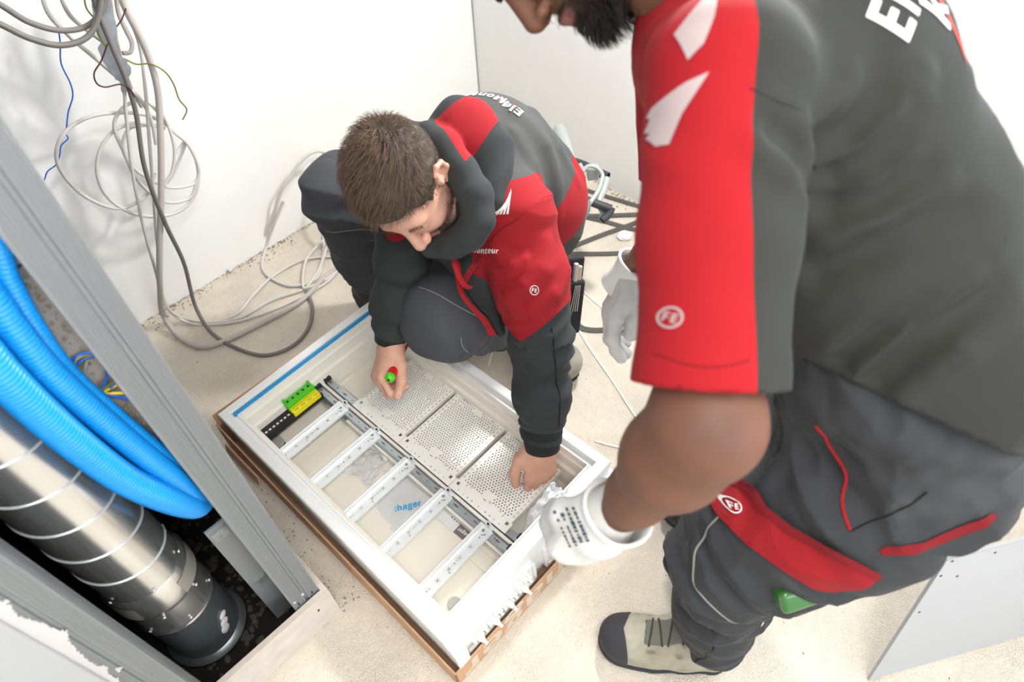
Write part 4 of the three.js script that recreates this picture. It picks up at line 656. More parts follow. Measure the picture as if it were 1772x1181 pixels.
/* ---------- heads: one builder, two men ---------- */
const cloth = (color, o = {}) => P({ color, roughness: 0.92, sheen: 0.35, sheenRoughness: 0.6, sheenColor: new THREE.Color(0x777777), side: THREE.DoubleSide, ...o });
const MP = {
  skinA: S({ vertexColors: true, roughness: 0.55 }), skinB: S({ vertexColors: true, roughness: 0.66 }),
  hairA: S({ vertexColors: true, roughness: 0.55, side: THREE.DoubleSide }), hairB: S({ color: 0x0d0a09, roughness: 0.75, side: THREE.DoubleSide }),
  char: cloth(0x474848), dark: cloth(0x303435), red: cloth(0x97101b, { sheen: 0.15, sheenColor: new THREE.Color(0x993333) }), redDeep: cloth(0x7d0b16, { sheen: 0.1 }), pants: cloth(0x484a50), pants2: cloth(0x27292c), pantsWorn: cloth(0x45474a), seamDark: cloth(0x151617),
  tee: cloth(0x2d2e2a), teeRed: cloth(0xa00715, { sheen: 0.12, sheenColor: new THREE.Color(0x992222) }), logo: S({ color: 0xeceae6, roughness: 0.7 }), logoRed: S({ color: 0xe23a1d, roughness: 0.7 }), reflect: S({ color: 0xb9a7a5, roughness: 0.6 }),
  bootA: S({ vertexColors: true, roughness: 0.85 }), sole: S({ color: 0x35353a, roughness: 0.8 }), lace: S({ color: 0x3b3c38, roughness: 0.9 }),
  glove: cloth(0xd4d2ce), gloveKnit: cloth(0xf2f1ee), glovePrint: S({ color: 0x46515c, roughness: 0.9 }),
  zip: S({ color: 0x1c1c1c, roughness: 0.5, metalness: 0.4 }), nail: S({ color: 0xe3b4a2, roughness: 0.3 }), piping: S({ color: 0x8b8b88, roughness: 0.8 }),
};
function headSolid(H, neckTo, neckR) {
  const e = (c, r) => ell(H.at(...c), r, [H.X, H.Y, H.Z]), c = (a, b, r0, r1) => cone(H.at(...a), H.at(...b), r0, r1), L = [];
  L.push([e([0, 0.036, -0.016], [0.0755, 0.09, 0.096]), 0], [e([0, -0.03, 0.03], [0.0615, 0.085, 0.064]), 0.04], [e([0, -0.055, 0.012], [0.056, 0.05, 0.06]), 0.03]);
  L.push([c([-0.028, -0.1, 0.05], [0.028, -0.1, 0.05], 0.018), 0.03], [c([0, -0.106, 0.068], [0, -0.1, 0.07], 0.0165), 0.022]);
  L.push([c([-0.034, 0.024, 0.078], [0.034, 0.024, 0.078], 0.0125), 0.02]);                         // brow
  for (const s of [-1, 1]) {
    L.push([e([s * 0.04, -0.024, 0.064], [0.021, 0.017, 0.021]), 0.025]);                           // cheek bone
    L.push([e([s * 0.031, 0.003, 0.1], [0.017, 0.011, 0.014]), -0.014]);                            // socket
    L.push([e([s * 0.031, 0.001, 0.0795], [0.0135, 0.0115, 0.0125]), 0.005]);                       // lid over the eye
    L.push([c([s * 0.047, -0.0045, 0.083], [s * 0.018, -0.0045, 0.0905], 0.0012), -0.003]);         // lash line
  }
  L.push([c([0, 0.016, 0.09], [0, -0.034, 0.1145], 0.0085, 0.0125), 0.013], [c([0, -0.038, 0.1135], [0, -0.04, 0.1125], 0.0112), 0.008]);
  for (const s of [-1, 1]) { L.push([e([s * 0.0135, -0.0425, 0.1025], [0.0085, 0.0085, 0.0115]), 0.006]); L.push([e([s * 0.0065, -0.0515, 0.108], [0.0036, 0.004, 0.0055]), -0.003]); }
  L.push([c([-0.019, -0.0715, 0.0885], [0, -0.0685, 0.0975], 0.0046, 0.0062), 0.007], [c([0.019, -0.0715, 0.0885], [0, -0.0685, 0.0975], 0.0046, 0.0062), 0.007], [c([-0.016, -0.079, 0.0885], [0.016, -0.079, 0.0885], 0.0062), 0.007], [c([0, -0.079, 0.094], [0, -0.08, 0.094], 0.0062), 0.008]);
  L.push([c([-0.022, -0.0745, 0.095], [0.022, -0.0745, 0.095], 0.0012), -0.004]);
  for (const s of [-1, 1]) {                                                                       // ears: rim, bowl, lobe
    const E = (y, z, o = 0) => [s * (0.077 + o), y, z], pts = [E(0.012, 0.008, -0.004), E(0.03, 0.002, 0.004), E(0.034, -0.012, 0.009), E(0.02, -0.024, 0.012), E(-0.004, -0.022, 0.01), E(-0.022, -0.012, 0.004)];
    for (let i = 0; i + 1 < pts.length; i++) L.push([c(pts[i], pts[i + 1], 0.0048, 0.0048), 0.004]);
    L.push([e([s * 0.0765, 0.004, -0.01], [0.0065, 0.028, 0.016]), 0.008], [e([s * 0.0765, -0.024, -0.004], [0.0055, 0.009, 0.008]), 0.006], [e([s * 0.0865, 0.006, -0.007], [0.006, 0.013, 0.008]), -0.005], [c(E(-0.004, 0.009, 0), E(0.006, 0.008, 0), 0.0045), 0.005]);
  }
  L.push([cone(H.at(0, -0.05, -0.025), neckTo, neckR * 0.98, neckR * 1.08), 0.03]);
  return L;
}
// short hair strand: tapered three-sided hair along a bent path
function strand(pos, idx, col, a, n, flow, len, r, bend, tone) {
  const segs = 4; let p = a.slice(); const base = pos.length / 3; const side = unit3(cross3(n, flow)); const up = cross3(side, unit3(flow));
  for (let i = 0; i <= segs; i++) {
    const t = i / segs, rad = r * (1 - t * 0.85); const d = unit3(add3(n.map((v) => v * Math.max(0, 1 - bend * t * 1.6)), flow, 0.25 + bend * t * 1.3));
    for (let k = 0; k < 3; k++) { const an = k / 3 * Math.PI * 2; pos.push(p[0] + (side[0] * Math.cos(an) + up[0] * Math.sin(an)) * rad, p[1] + (side[1] * Math.cos(an) + up[1] * Math.sin(an)) * rad, p[2] + (side[2] * Math.cos(an) + up[2] * Math.sin(an)) * rad); const w = 0.75 + 0.5 * t; col.push(tone[0] * w, tone[1] * w, tone[2] * w); }
    if (i) for (let k = 0; k < 3; k++) { const b = base + (i - 1) * 3, c = base + i * 3; idx.push(b + k, b + (k + 1) % 3, c + k, b + (k + 1) % 3, c + (k + 1) % 3, c + k); }
    p = add3(p, d, len / segs);
  }
}
function hairGeo(pos, idx, col) { const g = new THREE.BufferGeometry(); g.setAttribute('position', new THREE.Float32BufferAttribute(pos, 3)); g.setAttribute('color', new THREE.Float32BufferAttribute(col, 3)); g.setIndex(idx); g.computeVertexNormals(); return g; }

/* ---------- the crouching man ---------- */
const KB = [-0.08, 0, -1.38];
const K = thing('person', 'man in a charcoal and red work jacket crouching over the open cabinet', 'person', KB);
{
  const HX = [0.914, 0.293, 0.282], HZ = [0.001, -0.663, 0.748], hz = unit3(HZ), hx = unit3(add3(HX, hz, -dot3(HX, hz))), hy = cross3(hz, hx);
  const H = frame3([-0.185, 0.844, -1.109], hx, hy, hz);
  const nape = [-0.087, 0.801, -1.212];
  const shL = [0.025, 0.713, -1.156], shR = [-0.254, 0.753, -1.357], elL = [0.067, 0.481, -1.007], wrL = [0.057, 0.232, -0.883], elR = [-0.241, 0.574, -1.208], wrR = [-0.302, 0.362, -1.129];
  const C0 = [-0.101, 0.73, -1.253], C1 = [-0.024, 0.695, -1.365], C2 = [0.045, 0.564, -1.397], C3 = [0.046, 0.441, -1.407];
  const hipL = [0.005, 0.435, -1.338], hipR = [-0.046, 0.413, -1.497], knL = [-0.157, 0.435, -1.137], knR = [-0.431, 0.514, -1.523], anL = [0.015, 0.12, -1.373], anR = [-0.413, 0.1, -1.558];
  /* jacket */
  const spine = unit3(sub3(C3, C1));
  const arms = solid([
    ...chain([shL, mix3(shL, elL, 0.5), elL], [0.08, 0.083, 0.066], 0.03), ...chain([elL, mix3(elL, wrL, 0.5), mix3(elL, wrL, 0.86)], [0.06, 0.056, 0.046], 0.03),
    ...chain([shR, elR], [0.07, 0.058], 0.03), ...chain([elR, mix3(elR, wrR, 0.5), mix3(elR, wrR, 0.8)], [0.058, 0.055, 0.047], 0.03),
  ]);
  const trunk = solid([
    [cone(C0, C1, 0.115, 0.142), 0], [cone(C1, C2, 0.142, 0.148), 0.05], [cone(C2, C3, 0.148, 0.152), 0.05], [cone(shL, shR, 0.075, 0.07), 0.07], [cone([-0.107, 0.663, -1.174], [-0.036, 0.573, -1.191], 0.07, 0.08), 0.06],
    [cone([-0.056, 0.574, -1.162], [-0.021, 0.467, -1.097], 0.06, 0.03), 0.05],
  ]);
  const axL = unit3(sub3(elL, shL)), axF = unit3(sub3(wrL, elL)), axR = unit3(sub3(wrR, shR));
  const jacketF = (x, y, z) => {
    const a = arms(x, y, z), t = trunk(x, y, z); let d = smin(a, t, 0.035);
    if (d > 0.05 || d < -0.05) return d;
    const isArm = sstep(0.03, -0.01, a - t), q = [x, y, z];
    const left = dot3(sub3(q, shR), unit3(sub3(shL, shR))) > 0.2;
    if (left) { const tt = dot3(sub3(q, elL), axF) / 0.3; d -= isArm * (0.012 * fold(x, y, z, tt > 0 ? axF : axL, 17, 5, 3) * (0.5 + 0.6 * sstep(-0.5, 0.2, tt)) - 0.004); }
    else d -= isArm * (0.009 * fold(x, y, z, axR, 15, 5, 8) - 0.003);
    d -= (1 - isArm) * (0.009 * fold(x, y, z, cross3(spine, [0, 1, 0]), 9, 3, 21) - 0.003);
    return d;
  };
  // explicit creases on the left sleeve and the back
  const ridges = foldLines((x, y, z) => smin(arms(x, y, z), trunk(x, y, z), 0.035), [
    [[[-0.004, 0.625, -0.991], [0.035, 0.654, -0.993], [0.072, 0.679, -1.023], [0.09, 0.706, -1.07]], 0.02], [[[-0.004, 0.589, -0.979], [0.044, 0.597, -0.973], [0.095, 0.615, -1.009], [0.12, 0.624, -1.067]], 0.016], [[[-0.038, 0.695, -1.058], [0.002, 0.692, -1.023], [0.032, 0.699, -1.031]], 0.014], [[[0.014, 0.477, -0.924], [0.056, 0.475, -0.906], [0.104, 0.474, -0.952]], 0.012], [[[0.01, 0.387, -0.912], [0.054, 0.381, -0.889], [0.1, 0.368, -0.919]], 0.014], [[[0.006, 0.35, -0.898], [0.052, 0.337, -0.868], [0.098, 0.321, -0.895]], 0.016],
    [[[0.021, 0.804, -1.356], [0.069, 0.754, -1.327], [0.1, 0.671, -1.307], [0.112, 0.608, -1.28]], 0.014], [[[0.068, 0.789, -1.399], [0.118, 0.723, -1.367], [0.159, 0.632, -1.354]], 0.016], [[[0.019, 0.801, -1.305], [0.041, 0.748, -1.273], [0.062, 0.706, -1.224]], 0.012], [[[0.103, 0.751, -1.432], [0.15, 0.682, -1.412], [0.181, 0.616, -1.396]], 0.013],
    [[[-0.291, 0.557, -1.173], [-0.235, 0.559, -1.128], [-0.182, 0.567, -1.153]], 0.012], [[[-0.314, 0.458, -1.148], [-0.262, 0.464, -1.11], [-0.215, 0.473, -1.135]], 0.014],
  ]);
  const jf = (x, y, z) => { const d = jacketF(x, y, z); return d > 0.06 ? d : smin(d, ridges(x, y, z), 0.022); };
  // hood folded on the nape and stand-up collar
  const HF = axes([-0.054, 0.812, -1.217], [-0.303, 0.69, -0.657], [0.944, 0.281, -0.172]);
  const collar = solid([...chain([[-0.144, 0.874, -1.221], [-0.11, 0.876, -1.169], [-0.076, 0.854, -1.121], [-0.052, 0.825, -1.078], [-0.052, 0.794, -1.05], [-0.071, 0.761, -1.042], [-0.105, 0.73, -1.052], [-0.155, 0.709, -1.074]], [0.03, 0.031, 0.03, 0.03, 0.028, 0.026, 0.022, 0.02], 0.02)]);
  const hood = solid([[ell(HF.o, [0.062, 0.135, 0.05], [HF.X, HF.Y, HF.Z]), 0], [ell([-0.081, 0.857, -1.247], [0.085, 0.06, 0.05], [HF.X, HF.Y, HF.Z]), 0.03], [cone([-0.004, 0.84, -1.228], [-0.022, 0.78, -1.127], 0.03, 0.026), 0.03]]);
  const hoodF = (x, y, z) => { const d = smin(collar(x, y, z), hood(x, y, z), 0.012); return d > 0.05 ? d : d - 0.007 * fold(x, y, z, HF.Y, 10, 4, 40) + 0.003; };
  const jg = polygonize((x, y, z) => Math.max(jf(x, y, z), arms(x, y, z) < trunk(x, y, z) ? -1 : dot3(sub3([x, y, z], C3), spine) - 0.0), [-0.5, 0.2, -1.85], [0.32, 1.12, -0.68], 0.0075);
  // red shapes: left upper sleeve, right shoulder, band around the waist
  const sleeveFrame = axes(shL, sub3(elL, shL), [0.895, 0.362, 0.262]), sl = Math.hypot(...sub3(elL, shL));
  const redSleeve = (x, y, z) => { const [a, t, c] = sleeveFrame.inv(x, y, z); if (dot3(sub3([x, y, z], C2), spine) > 0.1 || arms(x, y, z) > trunk(x, y, z) + 0.02) return -0.02 - 0.0 * a; const u = t / sl; const w = 0.13 * (u < 0.55 ? 1 : 1 - Math.pow((u - 0.55) / 0.38, 1.7)); return Math.min(w - Math.abs(a + 0.015), t + 0.075, 0.93 * sl - t) * 0.9; };
  const redBand = (x, y, z) => { const q = [x, y, z], s = dot3(sub3(q, C2), spine); return arms(...q) < trunk(...q) - 0.004 ? -0.02 : Math.min(s + 0.075, 0.05 - s, x - 0.05); };
  const chestR = [-0.242, 0.691, -1.176];
  const shRf = axes(shR, sub3(elR, shR), [0.998, -0.039, 0.046]);
  const redRight = (x, y, z) => { const q = shRf.inv(x, y, z); return Math.max(Math.min(0.09 - Math.hypot(q[0], q[1] * 0.9, q[2]), 0.02 - q[0]), 0.05 - Math.hypot(...sub3([x, y, z], chestR))); };
  const [jRed, j1] = cutBy(jg, redSleeve), [jBand, j2] = cutBy(j1, redBand), [jRight, jRest] = cutBy(j2, redRight);
  const lowSleeve = (x, y, z) => Math.max(0.11 - Math.hypot(...sub3([x, y, z], elL)), dot3(sub3([x, y, z], elL), axF), 0.0) - 0.06;
  const front = (x, y, z) => Math.max(-dot3(sub3([x, y, z], C1), [0.448, 0.795, -0.409]) - 0.085, 0.02 - Math.hypot(...sub3([x, y, z], wrR)), dot3(sub3([x, y, z], elL), axF) + 0.02, -(x + 0.17));
  const [jDark, jChar] = cutBy(jRest, front);
  const jacket = part('jacket', moved(jChar, KB), MP.char, K, 'charcoal work jacket');
  part('dark_panel', moved(jDark, KB), MP.dark, jacket); for (const g of [jRed, jBand, jRight]) part('red_panel', moved(g, KB), MP.red, jacket, 'red fleece panel');
  const hg = polygonize(hoodF, [-0.4, 0.6, -1.5], [0.2, 1.1, -0.9], 0.006);
  const hp0 = [-0.038, 0.851, -1.209], hp1 = [-0.085, 0.887, -1.283], hn0 = [-0.795, 0.464, -0.391], hn1 = [0.622, -0.427, 0.656], hp2 = [-0.108, 0.899, -1.189], hn2 = [0.889, 0.214, -0.406];
  const [hRed, hRest] = cutBy(hg, (x, y, z) => Math.min(dot3(sub3([x, y, z], hp0), hn0), dot3(sub3([x, y, z], hp1), hn1), dot3(sub3([x, y, z], hp2), hn2)));
  part('hood', moved(hRest, KB), MP.dark, jacket); part('hood_panel', moved(hRed, KB), MP.red, jacket, 'red panel of the hood');
  // cuffs
  const cuff = (el, wr, r0, r1, t0, t1) => { const a = mix3(el, wr, t0), b = mix3(el, wr, t1), A = axes(a, sub3(b, a), [1, 0, 0]), L = Math.hypot(...sub3(b, a)); const g = lathe([[r0 * 0.9, -0.006], [r0 * 1.12, 0], [r0 * 1.1, L * 0.3], [r1 * 1.04, L * 0.85], [r1 * 1.03, L], [r1 * 0.9, L + 0.001], [r1 * 0.8, L * 0.9]], 36); const p = g.attributes.position; for (let i = 0; i < p.count; i++) { const an = Math.atan2(p.getZ(i), p.getX(i)), k = 1 + 0.012 * Math.cos(an * 36), q = A.at(p.getX(i) * k, p.getY(i), p.getZ(i) * k); p.setXYZ(i, q[0] - KB[0], q[1] - KB[1], q[2] - KB[2]); } g.computeVertexNormals(); return g; };
  part('cuff', cuff(elL, wrL, 0.044, 0.041, 0.8, 1.03), cloth(0x1f2324), jacket); part('cuff', cuff(elR, wrR, 0.042, 0.037, 0.74, 1.0), cloth(0x1f2324), jacket);
  // zip edge with the red lining, cords
  const F1 = (x, y, z) => smin(jf(x, y, z), hoodF(x, y, z), 0.01);
  const ribbon = (pts, w, wdir, th = 0.003) => { const c = new THREE.CatmullRomCurve3(pts.map((p) => V(...p)), false, 'centripetal'), n = 40, pos = [], idx = []; for (let i = 0; i <= n; i++) { const p = c.getPointAt(i / n), t = c.getTangentAt(i / n), s = unit3(add3(wdir, t.toArray(), -dot3(wdir, t.toArray()))), u = unit3(cross3(s, t.toArray())), ww = w[0] + (w[1] - w[0]) * i / n; const kx = 0.002 * N3(i * 0.4, 3, 1); for (const [e, k] of [[-1, -1], [1, -1], [1, 1], [-1, 1]]) pos.push(p.x + s[0] * ww * e / 2 + u[0] * (th * k / 2 + kx) - KB[0], p.y + s[1] * ww * e / 2 + u[1] * (th * k / 2 + kx) - KB[1], p.z + s[2] * ww * e / 2 + u[2] * (th * k / 2 + kx) - KB[2]); } for (let i = 0; i < n; i++) for (let k = 0; k < 4; k++) { const a = i * 4 + k, b = i * 4 + (k + 1) % 4; idx.push(a, b, a + 4, b, b + 4, a + 4); } idx.push(0, 2, 1, 0, 3, 2); const g = new THREE.BufferGeometry(); g.setAttribute('position', new THREE.Float32BufferAttribute(pos, 3)); g.setIndex(idx); const q = g.toNonIndexed(); q.computeVertexNormals(); return q; };
  part('lining', ribbon([[-0.106, 0.654, -1.087], [-0.105, 0.625, -1.059], [-0.097, 0.601, -1.039], [-0.076, 0.565, -1.028], [-0.056, 0.526, -1.028], [-0.041, 0.486, -1.02]], [0.012, 0.02], [0.979, 0.111, 0.172]), MP.red, jacket, 'red zip lining');
  part('zip', tube([[-0.096, 0.627, -1.047], [-0.092, 0.609, -1.034], [-0.07, 0.574, -1.023], [-0.048, 0.535, -1.023], [-0.031, 0.493, -1.013]].map((p) => sub3(p, KB)), 0.0022), MP.zip, jacket);
  part('cord', ribbon([[-0.101, 0.715, -1.112], [-0.109, 0.699, -1.077], [-0.109, 0.68, -1.055], [-0.099, 0.658, -1.03], [-0.089, 0.641, -1.024], [-0.079, 0.631, -1.028]], [0.011, 0.01], [0.991, 0.089, -0.104], 0.004), MP.red, jacket);
  part('cord', ribbon([[-0.055, 0.666, -1.085], [-0.068, 0.662, -1.065], [-0.081, 0.651, -1.051], [-0.093, 0.641, -1.033]], [0.012, 0.013], [0.887, 0.299, -0.352], 0.004), MP.redDeep, jacket);
  const fpS = solid([[ell([-0.053, 0.575, -1.133], [0.085, 0.05, 0.03], [[0.292, -0.62, 0.729], [0.956, 0.189, -0.223], [0, 0.762, 0.648]]), 0], [cone([-0.079, 0.622, -1.141], [-0.025, 0.456, -1.054], 0.032, 0.012), 0.04]]), FP = (x, y, z) => Math.min(jf(x, y, z), fpS(x, y, z));
  part('front_panel', moved(polygonize(fpS, [-0.25, 0.3, -1.5], [0.12, 0.85, -1.0], 0.008), KB), MP.dark, jacket);
  // chest lettering, sleeve badge, reflective stripes, back lettering
  const dp = (geo, o, ux, uy, dir, mat, name = 'lettering', f = jf, off = 0.0015) => part(name, moved(drape(f, geo, o, ux, uy, dir, off), KB), mat, jacket);
  dp(flatText('Elek', 0.0115), [-0.088, 0.651, -1.129], [0.987, -0.103, 0.121], [0.159, 0.64, -0.752], [0, -0.762, -0.648], MP.logo, 'lettering', FP); dp(flatText('Monteur', 0.0105), [-0.046, 0.642, -1.118], [0.976, -0.141, 0.165], [0.217, 0.632, -0.744], [0, -0.762, -0.648], MP.logo, 'lettering', FP);
  dp(flatPoly([[-0.006, 0.007], [-0.002, 0.007], [0.006, 0], [-0.003, -0.008], [-0.008, -0.008], [0.001, 0]]), [-0.068, 0.648, -1.125], [0.987, -0.103, 0.121], [0.159, 0.64, -0.752], [0, -0.762, -0.648], MP.logoRed, 'emblem', FP);
  const bx = [0.966, -0.169, 0.198], by = [0.26, 0.626, -0.735], bd = [0, -0.762, -0.648], bo = [0.052, 0.628, -1.01];
  dp(flatPoly(ringPts(0.0098), [ringPts(0.0083).reverse()]), bo, bx, by, bd, MP.logo, 'badge'); dp(flatText('FE', 0.008), bo, bx, by, bd, MP.logo, 'badge');
  for (let i = 0; i < 6; i++) { const x0 = -0.024 + i * 0.0072; dp(flatPoly([[x0, -0.017], [x0 + 0.0042, -0.017], [0.012 + i * 0.002, -0.006 + i * 0.007], [0.010 + i * 0.0022, -0.009 + i * 0.0078 + 0.006]]), [-0.007, 0.754, -1.127], [0.998, -0.039, 0.046], [0.06, 0.647, -0.76], [0, -0.762, -0.648], MP.logo, 'stripe'); }
  const lx = [-0.789, 0.398, -0.468], ly = [-0.554, -0.54, 0.634];
  dp(flatText('Ele', 0.026), [0.025, 0.793, -1.373], lx, ly, [-0.114, -0.94, -0.322], MP.logo); dp(flatText('k', 0.026), [0.007, 0.807, -1.39], lx, ly, [-0.114, -0.94, -0.322], MP.logo); dp(flatText('Monteur', 0.024), [-0.045, 0.826, -1.427], [-0.83, 0.361, -0.425], ly, [-0.116, -0.963, -0.243], MP.logo);
  dp(flatPoly([[-0.03, 0.004], [0.03, -0.001], [0.03, 0.001], [-0.028, 0.009]]), [0.018, 0.808, -1.39], [-0.941, 0.218, -0.257], [-0.337, -0.61, 0.717], [-0.114, -0.94, -0.322], MP.logoRed, 'emblem');
  // seams of the sleeve
  part('seam', moved(seam(jf, [[-0.046, 0.688, -1.08], [-0.03, 0.705, -1.085], [0.007, 0.736, -1.105], [0.071, 0.737, -1.168]], 0.0016), KB), MP.redDeep, jacket);
  part('seam', moved(seam(jf, [[0.079, 0.531, -0.988], [0.082, 0.483, -0.962], [0.088, 0.422, -0.937], [0.081, 0.36, -0.91], [0.082, 0.319, -0.893]], 0.0022), KB), MP.seamDark, jacket);
  /* trousers */
  const trs = solid([
    [ell(mix3(hipL, hipR, 0.5), [0.17, 0.13, 0.15]), 0], [cone(C3, mix3(hipL, hipR, 0.5), 0.14, 0.14), 0.05],
    ...chain([hipL, mix3(hipL, knL, 0.5), knL], [0.11, 0.112, 0.1], 0.04), [ell([-0.153, 0.447, -1.113], [0.098, 0.095, 0.085]), 0.04], ...chain([knL, mix3(knL, anL, 0.5), anL], [0.092, 0.084, 0.07], 0.03),
    ...chain([hipR, mix3(hipR, knR, 0.5), knR], [0.11, 0.1, 0.088], 0.04), ...chain([knR, mix3(knR, anR, 0.5), anR], [0.088, 0.078, 0.07], 0.04), [ell(add3(knR, [0, 0.01, 0]), [0.098, 0.095, 0.098]), 0.04],
  ]);
  const axT = unit3(sub3(knL, hipL)), axS = unit3(sub3(anR, knR));
  const tf = (x, y, z) => { const d = trs(x, y, z); if (d > 0.04) return d; return x < -0.3 ? d - 0.012 * fold(x, y, z, axS, 13, 5, 12) + 0.004 : d - 0.009 * fold(x, y, z, axT, 12, 5, 5) - 0.004 * fold(x, y, z, [0.7, 0.2, 0.7], 9, 4, 9) + 0.004; };
  const tg = polygonize(tf, [-0.64, 0.03, -1.95], [0.32, 0.75, -0.9], 0.0085);
  const trousers = part('trousers', moved(tg, KB), MP.pants, K, 'dark charcoal work trousers');
  part('seam', moved(seam(tf, [[-0.195, 0.517, -1.125], [-0.146, 0.525, -1.089], [-0.095, 0.511, -1.072], [-0.052, 0.471, -1.072], [-0.031, 0.441, -1.067]], 0.0013), KB), MP.piping, trousers);
  part('seam', moved(seam(tf, [[-0.1, 0.424, -1.016], [-0.114, 0.453, -1.019], [-0.114, 0.473, -1.028]], 0.0011), KB), MP.piping, trousers);
  part('seam', moved(seam(tf, [[-0.487, 0.449, -1.447], [-0.417, 0.46, -1.398], [-0.357, 0.455, -1.393]], 0.0016), KB), MP.piping, trousers);
  /* boots */
  const boot = (toe, an, mat) => { const dir = unit3([an[0] - toe[0], 0, an[2] - toe[2]]), heel = add3(toe, dir, 0.27), f = solid([[cone(add3(toe, dir, 0.05), add3(toe, dir, 0.13), 0.043, 0.046), 0], [cone(add3(add3(toe, dir, 0.12), [0, 1, 0], 0.01), add3(add3(heel, dir, -0.06), [0, 1, 0], 0.02), 0.046, 0.042), 0.03], [cone(add3(add3(heel, dir, -0.07), [0, 1, 0], 0.03), add3(an, [0, 1, 0], 0.04), 0.05, 0.056), 0.04]]); const lim = (x, y, z) => smax(f(x, y, z), 0.022 - y, 0.006); const g = tint(polygonize(lim, [Math.min(toe[0], heel[0]) - 0.12, 0, Math.min(toe[2], heel[2]) - 0.12], [Math.max(toe[0], heel[0]) + 0.12, 0.26, Math.max(toe[2], heel[2]) + 0.12], 0.006), (x, y, z) => { const k = 0.9 + 0.3 * N3(x * 30, y * 30, z * 30); return [0.33 * k, 0.31 * k, 0.26 * k]; }); const b = part('boot', moved(g, KB), MP.bootA, K, 'worn grey work boot'); const sl = polygonize((x, y, z) => smax(f(x, y + 0.012, z) - 0.004, Math.max(y - 0.026, 0.002 - y), 0.004), [Math.min(toe[0], heel[0]) - 0.12, -0.01, Math.min(toe[2], heel[2]) - 0.12], [Math.max(toe[0], heel[0]) + 0.12, 0.06, Math.max(toe[2], heel[2]) + 0.12], 0.006); part('sole', moved(sl, KB), MP.sole, b); };
  boot([-0.01, 0.045, -1.394], anL); boot([-0.476, 0.045, -1.58], anR);
  /* body: head, neck and hands in one mesh */
  const headF = solid(headSolid(H, nape, 0.056));
  const beardTone = (l) => sstep(-0.045, -0.075, l[1]) * sstep(-0.03, 0.02, l[2]) + 0.6 * sstep(0.05, 0.064, Math.abs(l[0])) * sstep(-0.02, -0.045, l[1]) * sstep(-0.01, 0.005, l[2]) * sstep(0.06, 0.045, l[2]);
  const skin = (x, y, z) => { const l = H.inv(x, y, z), m = 1 + 0.08 * N3(x * 60, y * 60, z * 60); let c = [0.66, 0.36, 0.26]; if (Math.hypot(...l) < 0.17) { const red = sstep(0.02, 0.0, Math.hypot(l[0], l[1] + 0.04, l[2] - 0.115)) * 0.35 + sstep(0.07, 0.08, Math.abs(l[0])) * 0.35; c = [0.67, 0.37 - 0.07 * red, 0.275 - 0.07 * red]; const lip = sstep(0.011, 0.004, Math.abs(l[1] + 0.0745)) * sstep(0.026, 0.018, Math.abs(l[0])) * sstep(0.08, 0.088, l[2]); c = mix3(c, [0.5, 0.2, 0.17], lip); c = mix3(c, [0.16, 0.1, 0.075], Math.min(1, beardTone(l)) * 0.55 * (1 - lip)); } return c.map((v) => v * m); };
  const hgG = polygonize(headF, sub3(H.o, [0.17, 0.19, 0.17]), add3(H.o, [0.17, 0.17, 0.17]), 0.0033);
  const RF3 = frame3(wrR, [0.493, 0.571, 0.656], [-0.547, -0.713, 0.438], [0, 0, 0]); RF3.Y = unit3(add3(RF3.Y, RF3.X, -dot3(RF3.X, RF3.Y))); RF3.Z = cross3(RF3.Y, RF3.X); 
  const LF3 = frame3(wrL, [-0.965, 0.167, 0.202], [-0.074, -0.911, 0.406], [0, 0, 0]); LF3.Y = unit3(add3(LF3.Y, LF3.X, -dot3(LF3.X, LF3.Y))); LF3.Z = cross3(LF3.X, LF3.Y);
  if (dot3(RF3.Z, [-0.853, 0.479, 0.209]) < 0) RF3.Z = RF3.Z.map((v) => -v);
  if (dot3(LF3.Z, [0.012, 0.874, 0.486]) < 0) LF3.Z = LF3.Z.map((v) => -v);
  const refr = (f) => { const g = frame3(f.o, f.X, f.Y, f.Z); return g; };
  const hr = handSolid(refr(RF3), { scale: 1.02, curl: [[0.85, 1.2, 0.6], [0.95, 1.25, 0.7], [1.0, 1.25, 0.7], [1.0, 1.2, 0.7]], thumb: [[0.02, 0.018, -0.014], [0.041, 0.047, -0.032], [0.047, 0.082, -0.045], [0.042, 0.119, -0.049]], thumbNail: { c: [0.0525, 0.113, -0.048], n: [0.95, 0.25, 0.1] } });
  const hl = handSolid(refr(LF3), { scale: 1.05, curl: [[0.35, 0.6, 0.4], [0.5, 0.75, 0.5], [0.6, 0.8, 0.5], [0.7, 0.85, 0.5]], lean: -0.1, thumb: [[0.02, 0.012, -0.01], [0.05, 0.04, -0.012], [0.06, 0.078, -0.014], [0.054, 0.113, -0.02]], thumbNail: { c: [0.055, 0.107, -0.0105], n: [0.1, 0.25, 0.95] } });
  const handMesh = (h, o) => polygonize(solid(h.list), sub3(o, [0.16, 0.2, 0.16]), add3(o, [0.16, 0.12, 0.16]), 0.0034);
  const inner = polygonize(solid([[cone(C0, C2, 0.07, 0.08), 0], [cone(C2, C3, 0.08, 0.09), 0.04], [cone(nape, C0, 0.055, 0.07), 0.03], [cone(shL, elL, 0.045, 0.038), 0.03], [cone(elL, wrL, 0.036, 0.024), 0.01], [cone(C0, shL, 0.05, 0.045), 0.03], [cone(C0, shR, 0.05, 0.045), 0.03], [cone(shR, elR, 0.045, 0.038), 0.03], [cone(elR, wrR, 0.036, 0.024), 0.01], [cone(C3, knL, 0.07, 0.05), 0.03], [cone(C3, knR, 0.07, 0.05), 0.03], [cone(knL, anL, 0.045, 0.035), 0.02], [cone(knR, anR, 0.045, 0.035), 0.02]]), [-0.64, 0.03, -1.95], [0.32, 1.1, -0.7], 0.014);
